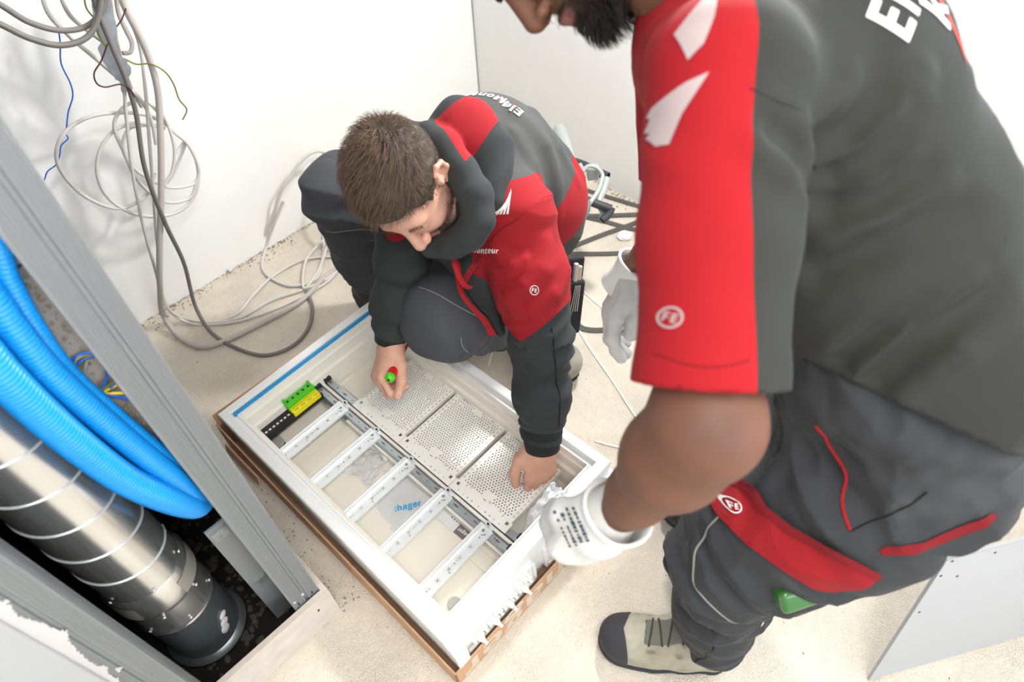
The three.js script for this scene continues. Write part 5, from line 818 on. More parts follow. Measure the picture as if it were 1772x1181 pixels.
  const body = part('body', moved(tint(mergeGeometries([hgG, handMesh(hr, wrR), handMesh(hl, wrL), inner]), skin), KB), MP.skinA, K);
  for (const n of [...hr.nails, ...hl.nails]) { const g = new THREE.SphereGeometry(1, 12, 8); g.scale(n.big ? 0.0068 : 0.005, n.big ? 0.0085 : 0.0062, 0.0013); g.applyQuaternion(new THREE.Quaternion().setFromUnitVectors(V(0, 0, 1), V(...n.n))); g.translate(n.c[0] - KB[0], n.c[1] - KB[1], n.c[2] - KB[2]); part('nail', g, MP.nail, body); }
  /* hair */
  const scalp = (l) => { const [x, y, z] = l, ax = Math.abs(x); const front = 0.072 + 0.01 * Math.cos(x * 60) - Math.max(0, ax - 0.045) * 0.5; const line = z > 0.035 ? front - (1 - sstep(0.035, 0.07, z)) * 0.055 : z > -0.03 ? 0.012 + (z > 0.012 && z < 0.034 ? -0.03 : 0) + sstep(-0.03, 0.0, z) * 0.006 : -0.012 - sstep(-0.03, -0.08, z) * 0.055; return y - line; };
  const e3 = ell([0, 0.036, -0.016], [0.0755, 0.09, 0.096]);
  const thick = (x, y, z) => { const top = sstep(0.06, 0.1, y) * sstep(-0.08, 0.0, z); return 0.004 + 0.009 * top + 0.009 * sstep(0.02, 0.08, z) * sstep(0.05, 0.09, y); };
  const shellL = (l) => { const [x, y, z] = l, d = e3(x, y, z) - thick(x, y, z) - 0.003 * ridge(N3(x * 30 + 3, y * 30, z * 22)); return smax(d, -scalp(l) * 0.8, 0.008); };
  const hairF = (x, y, z) => shellL(H.inv(x, y, z));
  const hm = polygonize(hairF, sub3(H.o, [0.16, 0.16, 0.16]), add3(H.o, [0.16, 0.16, 0.16]), 0.004);
  tint(hm, (x, y, z) => { const k = 0.8 + 0.5 * N3(x * 80, y * 80, z * 80); return [0.05 * k, 0.036 * k, 0.024 * k]; });
  const hair = part('hair', moved(hm, KB), MP.hairA, K, 'short brown hair');
  const pos = [], idx = [], col = [];
  for (let i = 0; i < 9000; i++) {
    const th = rnd() * Math.PI * 2, cy = rr(-0.75, 1), sy = Math.sqrt(1 - cy * cy); const d = [sy * Math.cos(th), cy, sy * Math.sin(th)], l = [d[0] * 0.0755, 0.036 + d[1] * 0.09, -0.016 + d[2] * 0.096];
    if (scalp(l) < 0.002) continue;
    const n = unit3([d[0] / 0.0755, d[1] / 0.09, d[2] / 0.096]), th0 = thick(...l); const crown = [0.012, 0.112, -0.075]; const away = unit3(sub3(l, crown)); const top = sstep(0.05, 0.1, l[1]);
    let fl = unit3(add3(add3(away, [0.0, -0.9, 0.1], 1 - top), [-0.75 * top + rr(-0.25, 0.25), 0, 0.55 * top + rr(-0.25, 0.25)])); fl = unit3(add3(fl, n, -dot3(fl, n)));
    const a = H.at(...add3(l, n, th0 * 0.55)), len = (0.010 + 0.026 * top + 0.01 * sstep(0.04, 0.08, l[2])) * rr(0.7, 1.2), c = rr(0.6, 1.5), warm = sstep(0.3, 1, top) * 0.4 + 0.6;
    strand(pos, idx, col, a, H.dir(...n), H.dir(...fl), len, rr(0.0004, 0.0008), 0.97, [0.115 * c * (0.8 + 0.4 * warm), 0.087 * c, 0.057 * c]);
  }
  const hs = part('hair_strands', moved(hairGeo(pos, idx, col), KB), MP.hairA, hair); hs.userData.kind = 'stuff';
  // beard and brows
  const bp = [], bi = [], bc = [];
  for (let i = 0; i < 5200; i++) { const l = [rr(-0.075, 0.075), rr(-0.125, 0.0), rr(-0.02, 0.12)], w = H.at(...l), q = onSurface(headF, w, 0), m = H.inv(q.x, q.y, q.z); if (Math.hypot(...sub3(m, l)) > 0.03 || rnd() > Math.min(1, beardTone(m)) || (Math.abs(m[1] + 0.0745) < 0.009 && Math.abs(m[0]) < 0.024)) continue; const e = 0.002, n = unit3([headF(q.x + e, q.y, q.z) - headF(q.x - e, q.y, q.z), headF(q.x, q.y + e, q.z) - headF(q.x, q.y - e, q.z), headF(q.x, q.y, q.z + e) - headF(q.x, q.y, q.z - e)]); strand(bp, bi, bc, q.toArray(), n, H.dir(rr(-0.3, 0.3), -1, 0.2), rr(0.003, 0.006), 0.00035, 0.75, [0.06, 0.042, 0.03]); }
  const bs = part('beard', moved(hairGeo(bp, bi, bc), KB), MP.hairA, K); bs.userData.kind = 'stuff';
  for (const s of [-1, 1]) { const p = [], ii = [], cc = []; for (let i = 0; i < 75; i++) { const t = rnd(), x = s * (0.014 + 0.036 * t), q = onSurface(headF, H.at(x, 0.0245 + 0.006 * Math.sin(t * 2.6) + rr(-0.0028, 0.0028), 0.095), 0.0003), n = H.dir(0, 0.1, 1); strand(p, ii, cc, q.toArray(), n, H.dir(s * 1, 0.2 - t * 0.5, 0.1), 0.008, 0.0004, 0.95, [0.09, 0.06, 0.042]); } part('eyebrow', moved(hairGeo(p, ii, cc), KB), MP.hairA, K); }
}

/* ---------- the standing man, bending forward at the right ---------- */
const SB = [0.45, 0, -0.6];
const ST = thing('person', 'bearded man in a charcoal and red T-shirt and white gloves, bending forward', 'person', SB);
{
  const HZ = [-0.457, -0.663, 0.593], HX = [-0.047, 0.794, 0.606], hz = unit3(HZ), hx = unit3(add3(HX, hz, -dot3(HX, hz))), hy = cross3(hz, hx);
  const H = frame3([0.073, 1.339, -0.95], hx, hy, hz);
  const neck = [0.212, 1.324, -0.84], shL = [0.231, 1.288, -0.644], shR = [0.289, 1.15, -1.021], elL = [0.196, 1.048, -0.391], wrL = [0.131, 0.838, -0.407], elR = [0.307, 0.909, -0.908], wrR = [0.234, 0.766, -0.909];
  const hipL = [0.569, 0.772, -0.483], hipR = [0.577, 0.675, -0.663], knL = [0.359, 0.47, -0.483], anL = [0.386, 0.124, -0.463], knR = [0.464, 0.415, -0.728], anR = [0.437, 0.12, -0.764];
  const mid = mix3(hipL, hipR, 0.5), chest = mix3(mix3(shL, shR, 0.5), mid, 0.22), waist = mix3(mix3(shL, shR, 0.5), mid, 0.68);
  /* T-shirt */
  const axA = unit3(sub3(elL, shL)), axT = unit3(sub3(mid, chest)), side = unit3(sub3(shR, shL));
  const tf0 = cross3(axT, side);  // across the back
  const backDir = tf0[1] > 0 ? tf0 : tf0.map((v) => -v);
  const TB = [side, axT, cross3(side, axT)];
  const sleeveEnd = mix3(shL, elL, 0.88), sleeveEndR = mix3(shR, elR, 0.8);
  const arm = solid([...chain([shL, mix3(shL, elL, 0.45), sleeveEnd, add3(sleeveEnd, axA, 0.05)], [0.078, 0.078, 0.072, 0.07], 0.02), [cone(shR, sleeveEndR, 0.075, 0.075), 0.02]]);
  const T0 = [0.309, 1.254, -0.834], T1 = [0.372, 1.181, -0.779], T2 = [0.458, 1.043, -0.679], T3 = [0.543, 0.9, -0.573];
  const trunk = solid([
    ...chain([T0, T1, T2, T3, mid], [0.115, 0.152, 0.163, 0.163, 0.158], 0.07), [cone(mix3(shL, shR, 0.25), mix3(shL, shR, 0.85), 0.07, 0.07), 0.06], [cone([0.243, 1.29, -0.661], T1, 0.07, 0.13), 0.06],
    [cone([0.264, 1.305, -0.848], T0, 0.062, 0.09), 0.05],
  ]);
  const teeBase = (x, y, z) => smin(arm(x, y, z), trunk(x, y, z), 0.03);
  const folds = foldLines(teeBase, [
    [[[0.311, 1.215, -0.557], [0.329, 1.241, -0.573], [0.344, 1.267, -0.603], [0.344, 1.284, -0.638]], 0.0300], [[[0.319, 1.201, -0.556], [0.373, 1.22, -0.579], [0.408, 1.244, -0.622], [0.425, 1.26, -0.672]], 0.0240],
    [[[0.325, 1.183, -0.55], [0.376, 1.188, -0.572], [0.421, 1.21, -0.598]], 0.0210], [[[0.346, 1.144, -0.551], [0.398, 1.163, -0.573], [0.455, 1.17, -0.597]], 0.0180], [[[0.288, 1.271, -0.562], [0.301, 1.247, -0.548], [0.298, 1.226, -0.54]], 0.0210],
    [[[0.24, 1.293, -0.525], [0.266, 1.266, -0.525], [0.279, 1.236, -0.52]], 0.0180], [[[0.393, 1.014, -0.475], [0.439, 1.062, -0.5], [0.494, 1.093, -0.538]], 0.0180], [[[0.445, 0.995, -0.452], [0.495, 1.043, -0.478], [0.544, 1.074, -0.515]], 0.0180], [[[0.377, 1.016, -0.509], [0.411, 1.065, -0.535]], 0.0150],
  ]);
  const valleys = foldLines(teeBase, [
    [[[0.306, 1.224, -0.553], [0.327, 1.242, -0.574], [0.356, 1.251, -0.6], [0.377, 1.261, -0.642], [0.377, 1.27, -0.684]], 0.017], [[[0.308, 1.213, -0.555], [0.349, 1.21, -0.567], [0.388, 1.221, -0.595], [0.417, 1.236, -0.644]], 0.014], [[[0.309, 1.208, -0.549], [0.346, 1.188, -0.556], [0.388, 1.186, -0.569], [0.438, 1.196, -0.596]], 0.014],
    [[[0.252, 1.295, -0.543], [0.278, 1.268, -0.543], [0.297, 1.239, -0.539]], 0.012], [[[0.351, 1.103, -0.549], [0.388, 1.128, -0.547], [0.428, 1.149, -0.557], [0.479, 1.16, -0.569]], 0.012], [[[0.419, 1.004, -0.464], [0.458, 1.057, -0.495], [0.519, 1.088, -0.531]], 0.014], [[[0.39, 1.007, -0.498], [0.423, 1.047, -0.514], [0.453, 1.079, -0.537]], 0.012],
  ], 0.3, 0.85);
  const teeF = (x, y, z) => {
    const a = arm(x, y, z), t = trunk(x, y, z); let d = smin(a, t, 0.03); if (d > 0.05 || d < -0.05) return d;
    const w = sstep(0.02, -0.02, a - t);
    d -= (1 - w) * (0.010 * fold(x, y, z, unit3(add3(axT, side, 0.5)), 9, 3.2, 61) - 0.003) + w * (0.004 * fold(x, y, z, axA, 7, 5, 71));
    return smax(smin(d, folds(x, y, z), 0.026), -valleys(x, y, z), 0.03);
  };
  const hemA = [0.374, 0.9, -0.619], hemB = [0.444, 0.985, -0.441], hemC = [0.638, 0.883, -0.413]; let hemN = unit3(cross3(sub3(hemB, hemA), sub3(hemC, hemA))); if (dot3(sub3(T1, hemA), hemN) > 0) hemN = hemN.map((v) => -v);
  const hemPlane = (x, y, z) => dot3(sub3([x, y, z], hemA), hemN);
  const cutSleeve = (x, y, z) => Math.hypot(...sub3([x, y, z], sleeveEnd)) < 0.17 ? dot3(sub3([x, y, z], sleeveEnd), axA) : -1;
  const cutSleeveR = (x, y, z) => Math.hypot(...sub3([x, y, z], sleeveEndR)) < 0.15 ? dot3(sub3([x, y, z], sleeveEndR), unit3(sub3(elR, shR))) : -1;
  const teeCut = (x, y, z) => Math.max(teeF(x, y, z), Math.min(hemPlane(x, y, z), arm(x, y, z) < trunk(x, y, z) + 0.01 && Math.hypot(...sub3([x, y, z], elL)) < 0.24 ? -1 : 9), cutSleeve(x, y, z) * 0.9, cutSleeveR(x, y, z) * 0.9, -(Math.hypot(...sub3([x, y, z], H.at(0, -0.06, -0.02))) - 0.125));
  const tg = polygonize(teeCut, [-0.05, 0.5, -1.25], [0.95, 1.6, -0.2], 0.007);
  // red: the outer stripe of the sleeve running over the shoulder to the collar
  const AF = axes(shL, axA, [0.998, -0.039, 0.046]);
  const redF = (x, y, z) => { const [a, t] = AF.inv(x, y, z); const nearArm = arm(x, y, z) < trunk(x, y, z) + 0.03 || t < 0.02; const edge = 0.004 + 0.02 * sstep(0.1, 0.32, t); return Math.min(edge - a, nearArm ? 0.1 : -0.02); };
  const [tRed, tRest] = cutBy(tg, redF);
  const tee = part('t_shirt', moved(tRest, SB), MP.tee, ST, 'charcoal T-shirt');
  part('red_panel', moved(tRed, SB), MP.teeRed, tee, 'red sleeve panel');
  const dp = (geo, o, ux, uy, dir, mat, name = 'lettering', off = 0.0012) => part(name, moved(drape(teeF, geo, o, ux, uy, dir, off, 0.007), SB), mat, tee);
  const cd = [0, -0.762, -0.648];
  dp(flatPoly([[-0.016, -0.002], [-0.006, -0.031], [0.006, -0.02], [0.016, 0.005], [0.026, 0.04], [0.012, 0.033]]), [0.185, 1.323, -0.654], [0.998, -0.039, 0.046], [0.06, 0.647, -0.76], cd, MP.reflect, 'reflective_stripe');
  dp(flatPoly([[-0.03, 0.006], [-0.014, -0.028], [-0.004, -0.03], [0.006, -0.004], [0.027, 0.029], [0.008, 0.024]]), [0.165, 1.291, -0.585], [0.998, -0.039, 0.046], [0.06, 0.647, -0.76], cd, MP.reflect, 'reflective_stripe');
  dp(flatPoly(ringPts(0.0105), [ringPts(0.0085).reverse()]), [0.151, 1.181, -0.425], [0.934, -0.232, 0.273], [0.358, 0.605, -0.711], cd, MP.reflect, 'badge'); dp(flatText('FE', 0.009), [0.151, 1.181, -0.425], [0.934, -0.232, 0.273], [0.358, 0.605, -0.711], cd, MP.reflect, 'badge');
  const bdir = backDir.map((v) => -v);
  dp(flatText('Ele', 0.052), [0.41, 1.321, -0.713], [0.554, 0.54, -0.634], [-0.816, 0.502, -0.286], [-0.365, -0.836, -0.41], MP.logo); dp(flatText('k', 0.05), [0.461, 1.307, -0.727], [0.264, 0.625, -0.735], [-0.908, 0.393, -0.144], [-0.365, -0.836, -0.41], MP.logo);
  dp(flatPoly([[-0.004, 0.04], [0.004, 0.036], [0.003, -0.04], [0.0, -0.045]]), [0.483, 1.278, -0.724], [0.92, 0.254, -0.299], [-0.393, 0.596, -0.701], [-0.365, -0.836, -0.41], MP.logoRed, 'emblem');
  part('seam', moved(seam(teeF, [[0.226, 1.3, -0.596], [0.246, 1.294, -0.589], [0.284, 1.273, -0.594], [0.314, 1.243, -0.591], [0.33, 1.212, -0.584]], 0.0008), SB), MP.seamDark, tee);
  part('seam', moved(seam(teeF, [[0.145, 1.128, -0.425], [0.166, 1.15, -0.389], [0.189, 1.157, -0.38], [0.217, 1.152, -0.391]], 0.0009), SB), MP.redDeep, tee);
  /* trousers */
  const pants = solid([
    [ell(mid, [0.16, 0.13, 0.15], TB), 0], ...chain([mix3(T2, T3, 0.5), T3, mid], [0.15, 0.154, 0.158], 0.05),
    ...chain([hipL, mix3(hipL, knL, 0.35), mix3(hipL, knL, 0.7), knL], [0.125, 0.122, 0.11, 0.1], 0.05), ...chain([knL, mix3(knL, anL, 0.5), anL], [0.098, 0.083, 0.07], 0.03),
    ...chain([hipR, mix3(hipR, knR, 0.5), knR], [0.115, 0.1, 0.085], 0.05), ...chain([knR, mix3(knR, anR, 0.5), anR], [0.083, 0.075, 0.068], 0.03),
  ]);
  const axTh = unit3(sub3(knL, hipL)), axSh = unit3(sub3(anL, knL));
  const pfolds = foldLines(pants, [
    [[[0.255, 0.563, -0.455], [0.293, 0.522, -0.421], [0.349, 0.475, -0.397]], 0.013], [[[0.268, 0.463, -0.445], [0.306, 0.412, -0.416], [0.366, 0.373, -0.401]], 0.012], [[[0.313, 0.251, -0.427], [0.36, 0.252, -0.413], [0.422, 0.229, -0.417]], 0.012], [[[0.293, 0.328, -0.441], [0.345, 0.329, -0.411], [0.416, 0.313, -0.423]], 0.01],
    [[[0.413, 0.895, -0.567], [0.412, 0.856, -0.536], [0.394, 0.786, -0.516], [0.349, 0.705, -0.498]], 0.016], [[[0.421, 0.911, -0.539], [0.42, 0.895, -0.49], [0.441, 0.878, -0.438]], 0.014], [[[0.443, 0.902, -0.529], [0.458, 0.91, -0.477], [0.495, 0.893, -0.425]], 0.014], [[[0.448, 0.909, -0.506], [0.49, 0.916, -0.453], [0.553, 0.899, -0.402]], 0.016], [[[0.296, 0.609, -0.462], [0.33, 0.578, -0.425], [0.383, 0.558, -0.402]], 0.01],
  ]);
  const pf = (x, y, z) => { let d = pants(x, y, z); if (d > 0.05) return d; d -= 0.013 * fold(x, y, z, y > 0.45 ? axTh : axSh, 12, 5, 83) + 0.006 * fold(x, y, z, [0.6, 0.6, 0.5], 22, 9, 51) - 0.008; return smin(d, pfolds(x, y, z), 0.025); };
  const pg = polygonize((x, y, z) => Math.max(pf(x, y, z), dot3(sub3([x, y, z], mid), axT.map((v) => -v)) - 0.27, 0.055 - y), [0.1, 0.04, -1.15], [0.9, 1.06, -0.15], 0.0075);
  const upper = (x, y, z) => { const q = sub3([x, y, z], [0.45, 0.855, -0.443]); return Math.min(dot3(q, unit3(sub3(hipL, knL))) + 0.0, 0.5); };
  tint(pg, (x, y, z) => { const w = sstep(0.15, 0.55, N3(x * 7, y * 7, z * 7) + 0.4 * N3(x * 25, y * 25, z * 25)) * (y < 0.62 ? 0.06 : 0.015); return [0.035 + w, 0.037 + w, 0.041 + w * 0.95]; });
  const trousers = part('trousers', moved(pg, SB), P({ vertexColors: true, roughness: 0.9, sheen: 0.35, sheenRoughness: 0.6, sheenColor: new THREE.Color(0x777777), side: THREE.DoubleSide }), ST, 'dusty charcoal work trousers');
  const dq = (geo, o, ux, uy, mat, name, off = 0.003, lab) => part(name, moved(drape(pf, geo, o, ux, uy, cd, off, 0.01), SB), mat, trousers, lab);
  // red thigh pocket flap with its badge: outline follows the photographed flap in the plane of the thigh
  const flapO = [0.384, 0.675, -0.417], fx = [0.998, -0.039, 0.046], fy = [0.06, 0.647, -0.76], fpx = 1.02 / 1200;
  const flap = [[1263, 880], [1300, 834], [1318, 852], [1330, 880], [1360, 905], [1400, 926], [1440, 945], [1477, 965], [1462, 1000], [1440, 1022], [1400, 1015], [1350, 985], [1300, 950], [1272, 920]].map(([a, b]) => [(a - 1360) * fpx, (940 - b) * fpx]);
  for (const off of [0.003, 0.006]) dq(flatPoly(flap), flapO, fx, fy, MP.red, off < 0.004 ? 'flap_lining' : 'pocket_flap', off, 'red pocket flap');
  const edge = [[1300, 834], [1318, 852], [1330, 880], [1360, 905], [1400, 926], [1440, 945], [1477, 965], [1472, 976], [1436, 957], [1394, 938], [1352, 916], [1320, 888], [1308, 860], [1293, 842]].map(([a, b]) => [(a - 1360) * fpx, (940 - b) * fpx]);
  dq(flatPoly(edge), flapO, fx, fy, MP.redDeep, 'flap_edge', 0.009);
  const bo = [0.328, 0.697, -0.457]; dq(flatPoly(ringPts(0.0098), [ringPts(0.0082).reverse()]), bo, fx, fy, MP.logo, 'badge', 0.0072); dq(flatText('FE', 0.008), bo, fx, fy, MP.logo, 'badge', 0.0072);
  part('red_piping', moved(seam(pf, [[0.414, 0.897, -0.492], [0.401, 0.888, -0.482], [0.402, 0.863, -0.467], [0.411, 0.831, -0.446], [0.428, 0.785, -0.422], [0.449, 0.752, -0.399]], 0.0026), SB), MP.red, trousers, 'red piping of the front pocket');
  const slit = [[1505, 945], [1515, 934], [1560, 922], [1600, 895], [1642, 862], [1655, 866], [1640, 890], [1600, 920], [1555, 944], [1515, 953]].map(([a, b]) => [(a - 1580) * 0.95 / 1200, (910 - b) * 0.95 / 1200]);
  dq(flatPoly(slit), [0.533, 0.751, -0.398], fx, fy, MP.redDeep, 'pocket_lining', 0.003, 'red lining of the gaping back pocket');
  part('piping', moved(seam(pf, [[0.313, 0.638, -0.496], [0.279, 0.599, -0.482], [0.264, 0.572, -0.465], [0.272, 0.544, -0.447], [0.291, 0.518, -0.432], [0.329, 0.478, -0.416], [0.372, 0.442, -0.405]], 0.0022), SB), MP.piping, trousers);
  part('seam', moved(seam(pf, [[0.345, 0.384, -0.429], [0.353, 0.274, -0.423], [0.358, 0.179, -0.419], [0.337, 0.139, -0.404]], 0.0022), SB), MP.pants2, trousers);
  part('seam', moved(seam(pf, [[0.436, 0.766, -0.385], [0.468, 0.806, -0.385], [0.492, 0.833, -0.386], [0.509, 0.855, -0.397]], 0.0016), SB), MP.seamDark, trousers);
  dq(flatPoly([[-0.016, -0.002], [0.016, 0.003], [0.017, 0.006], [-0.014, 0.004]]), [0.434, 0.369, -0.412], fx, [-0.243, 0.628, -0.739], MP.logo, 'label_tag', 0.002); dq(flatPoly([[-0.002, -0.006], [0.002, -0.006], [0.003, 0.005], [-0.001, 0.005]]), [0.415, 0.364, -0.406], fx, fy, MP.logo, 'label_tag', 0.002);
  /* boots */
  const boot = (toe0, heel0, an, lacing) => {
    const toe = [toe0[0], 0, toe0[2]], heel = [heel0[0], 0, heel0[2]];
    const dir = unit3(sub3(heel, toe)), up = [0, 1, 0], p = (d, h, s = 0) => add3(add3(add3(toe, dir, d), up, h), cross3(dir, up), s);
    const f = solid([[cone(p(0.048, 0.046), p(0.1, 0.05), 0.046, 0.047), 0], [cone(p(0.09, 0.055), p(0.17, 0.075), 0.044, 0.046), 0.03], [cone(p(0.16, 0.05), p(0.245, 0.055), 0.045, 0.042), 0.03], [cone(p(0.18, 0.09), add3(an, up, 0.06), 0.05, 0.055), 0.04], [cone(p(0.055, 0.04, 0.014), p(0.12, 0.042, 0.016), 0.036), 0.02]]);
    const lo = [0, 2].map((i) => Math.min(toe[i], heel[i]) - 0.13), hi = [0, 2].map((i) => Math.max(toe[i], heel[i]) + 0.13);
    const g = tint(polygonize((x, y, z) => smax(f(x, y, z), 0.02 - y, 0.006), [lo[0], 0, lo[1]], [hi[0], 0.25, hi[1]], 0.005), (x, y, z) => { const k = 1 + 0.25 * N3(x * 18, y * 18, z * 18) + 0.15 * N3(x * 70, y * 70, z * 70), dirt = sstep(0.25, 0.5, N3(x * 40 + 9, y * 40, z * 40)) * 0.12; return [0.37 * k - dirt, 0.345 * k - dirt, 0.275 * k - dirt]; });
    const b = part('boot', moved(g, SB), MP.bootA, ST, 'dusty beige work boot');
    const capF = (x, y, z) => Math.min(0.05 - dot3(sub3([x, y, z], toe), dir) + 0.012 * Math.abs(dot3(sub3([x, y, z], toe), cross3(dir, up)) / 0.04), 0.1 - y);
    const [cap] = cutBy(polygonize((x, y, z) => Math.max(f(x, y, z) - 0.0022, 0.02 - y), [lo[0], 0, lo[1]], [hi[0], 0.12, hi[1]], 0.005), capF); part('toe_cap', moved(cap, SB), MP.sole, b, 'dark rubber toe cap');
    part('sole', moved(polygonize((x, y, z) => smax(f(x, y + 0.01, z) - 0.005, Math.max(y - 0.024, 0.001 - y), 0.004), [lo[0], -0.01, lo[1]], [hi[0], 0.06, hi[1]], 0.005), SB), MP.sole, b);
    if (lacing) {
      const sd = cross3(dir, up);
      for (let i = 0; i < 5; i++) { const d = 0.108 + i * 0.019, q = []; for (let k = -4; k <= 4; k++) q.push(p(d + (i % 2 ? 0.005 : -0.003) * k / 4, 0.17, k * 0.0075)); const pts = q.map((w) => { let y = w[1]; for (let n = 0; n < 40 && f(w[0], y, w[2]) > 0.002; n++) y -= Math.max(0.001, f(w[0], y, w[2]) * 0.6); return sub3([w[0], y, w[2]], SB); }); part('lace', tube(pts, 0.0023, 0, 6), MP.lace, b); }
      const tongue = polygonize((x, y, z) => { const q = sub3([x, y, z], toe), d = dot3(q, dir), s = Math.abs(dot3(q, sd)); return Math.max(f(x, y, z) - 0.0015, 0.095 - d, d - 0.2, s - 0.027, 0.06 - y); }, [lo[0], 0, lo[1]], [hi[0], 0.25, hi[1]], 0.005); part('tongue', moved(tongue, SB), S({ color: 0x6a6b62, roughness: 0.9 }), b);
    }
  };
  boot([0.156, 0.03, -0.502], [0.435, 0.03, -0.435], anL, true); boot([0.355, 0.03, -0.784], [0.576, 0.03, -0.834], anR, true);
  /* body: head, neck and forearms in one mesh */
  const headF = solid([...headSolid(H, neck, 0.06), [ell(H.at(0, -0.098, 0.055), [0.042, 0.03, 0.035], [H.X, H.Y, H.Z]), 0.02]]);
  const beardT = (l) => Math.min(1, sstep(-0.045, -0.08, l[1]) * sstep(-0.04, 0.02, l[2]) + sstep(0.05, 0.062, Math.abs(l[0])) * sstep(0.0, -0.03, l[1]) * sstep(-0.01, 0.005, l[2]));
  const skin = (x, y, z) => { const l = H.inv(x, y, z), m = 1 + 0.1 * N3(x * 50, y * 50, z * 50) + 0.08 * N3(x * 14, y * 14, z * 14); let c = [0.172, 0.074, 0.043]; const elb = sstep(0.05, 0.015, Math.hypot(...sub3([x, y, z], add3(elL, cd, -0.05)))); c = mix3(c, [0.1, 0.047, 0.034], elb * 0.7); if (Math.hypot(...l) < 0.17) { const lip = sstep(0.011, 0.004, Math.abs(l[1] + 0.0745)) * sstep(0.026, 0.018, Math.abs(l[0])) * sstep(0.08, 0.088, l[2]); c = mix3(c, [0.26, 0.09, 0.08], lip); c = mix3(c, [0.02, 0.014, 0.012], beardT(l) * 0.85 * (1 - lip)); } return c.map((v) => v * m); };
  const hg = polygonize(headF, sub3(H.o, [0.24, 0.2, 0.2]), add3(H.o, [0.24, 0.2, 0.2]), 0.0036);
  const armF = solid([
    [cone(shL, mix3(shL, elL, 0.5), 0.055, 0.055), 0], [cone(mix3(shL, elL, 0.4), elL, 0.055, 0.05), 0.03], [ell(add3(elL, unit3(sub3(elL, shL)), 0.0), [0.05, 0.05, 0.052]), 0.03],
    [cone(elL, mix3(elL, wrL, 0.35), 0.052, 0.055), 0.03], [cone(mix3(elL, wrL, 0.35), mix3(elL, wrL, 0.8), 0.054, 0.037), 0.03], [cone(mix3(elL, wrL, 0.8), wrL, 0.036, 0.031), 0.02],
    [cone(shR, elR, 0.052, 0.045), 0.02], [cone(elR, wrR, 0.043, 0.029), 0.02], [cone(shL, shR, 0.055), 0.03], [cone(mix3(shL, shR, 0.5), T1, 0.06, 0.08), 0.04], [cone(T1, T3, 0.08, 0.08), 0.05], [cone(T3, mid, 0.08, 0.08), 0.05], [cone(mid, knL, 0.07, 0.05), 0.03], [cone(mid, knR, 0.07, 0.05), 0.03], [cone(knL, anL, 0.048, 0.036), 0.02], [cone(knR, anR, 0.048, 0.036), 0.02], [cone(neck, mix3(shL, shR, 0.5), 0.055, 0.06), 0.03],
  ]);
  const ag = polygonize(armF, [0.0, 0.08, -1.2], [0.85, 1.45, -0.25], 0.009);
  part('body', moved(tint(mergeGeometries([hg, ag]), skin), SB), MP.skinB, ST);
  const p = [], ii = [], cc = [];
  for (let i = 0; i < 9000; i++) { const l = [rr(-0.08, 0.08), rr(-0.135, 0.01), rr(-0.02, 0.12)], q = onSurface(headF, H.at(...l), 0), m = H.inv(q.x, q.y, q.z); if (Math.hypot(...sub3(m, l)) > 0.03 || rnd() > beardT(m) || (Math.abs(m[1] + 0.0745) < 0.008 && Math.abs(m[0]) < 0.024)) continue; const e = 0.002, n = unit3([headF(q.x + e, q.y, q.z) - headF(q.x - e, q.y, q.z), headF(q.x, q.y + e, q.z) - headF(q.x, q.y - e, q.z), headF(q.x, q.y, q.z + e) - headF(q.x, q.y, q.z - e)]), chin = sstep(-0.08, -0.11, m[1]); strand(p, ii, cc, q.toArray(), n, H.dir(rr(-0.4, 0.4), -1, 0.35), rr(0.006, 0.012) + 0.018 * chin, 0.0006, 0.5, [0.02, 0.015, 0.012]); }
  const bd = part('beard', moved(hairGeo(p, ii, cc), SB), MP.hairA, ST); bd.userData.kind = 'stuff';
  { const e3 = ell([0, 0.036, -0.016], [0.0755, 0.09, 0.096]), hf = (x, y, z) => { const l = H.inv(x, y, z); return smax(e3(...l) - 0.006 - 0.003 * ridge(N3(l[0] * 90, l[1] * 90, l[2] * 90)), -(l[1] - (l[2] > 0.03 ? 0.07 : l[2] > -0.03 ? 0.0 : -0.03)) * 0.8, 0.006); }; part('hair', moved(polygonize(hf, sub3(H.o, [0.15, 0.15, 0.15]), add3(H.o, [0.15, 0.15, 0.15]), 0.005), SB), MP.hairB, ST); }
  for (const s of [-1, 1]) { const q = [], k = [], c = []; for (let i = 0; i < 110; i++) { const t = rnd(), w = onSurface(headF, H.at(s * (0.014 + 0.036 * t), 0.0245 + 0.006 * Math.sin(t * 2.6) + rr(-0.0028, 0.0028), 0.095), 0.0003); strand(q, k, c, w.toArray(), H.dir(0, 0.1, 1), H.dir(s, 0.1, 0.1), 0.009, 0.0007, 0.9, [0.012, 0.009, 0.008]); } part('eyebrow', moved(hairGeo(q, k, c), SB), MP.hairA, ST); }
  /* gloves */
  const glove = (F, o, wr, dir, cuffR, name) => {
    const h = handSolid(F, o), f0 = solid(h.list), f = (x, y, z) => f0(x, y, z) - 0.002 * fold(x, y, z, F.X, 40, 22, 5);
    const gl = part('glove', moved(polygonize(f, sub3(wr, [0.2, 0.22, 0.2]), add3(wr, [0.2, 0.14, 0.2]), 0.0036), SB), MP.glove, ST, name);
    const A = axes(wr, dir, [1, 0, 0.3]), L = 0.05, g = lathe([[cuffR * 0.92, 0.052], [cuffR * 1.08, 0.05], [cuffR * 1.02, 0.03], [cuffR * 1.0, 0.012], [cuffR * 1.04, 0.0], [cuffR * 1.12, -0.012], [cuffR * 1.16, -0.016], [cuffR * 1.1, -0.02], [cuffR * 1.02, -0.017], [cuffR * 0.99, -0.004]], 44), pp = g.attributes.position;
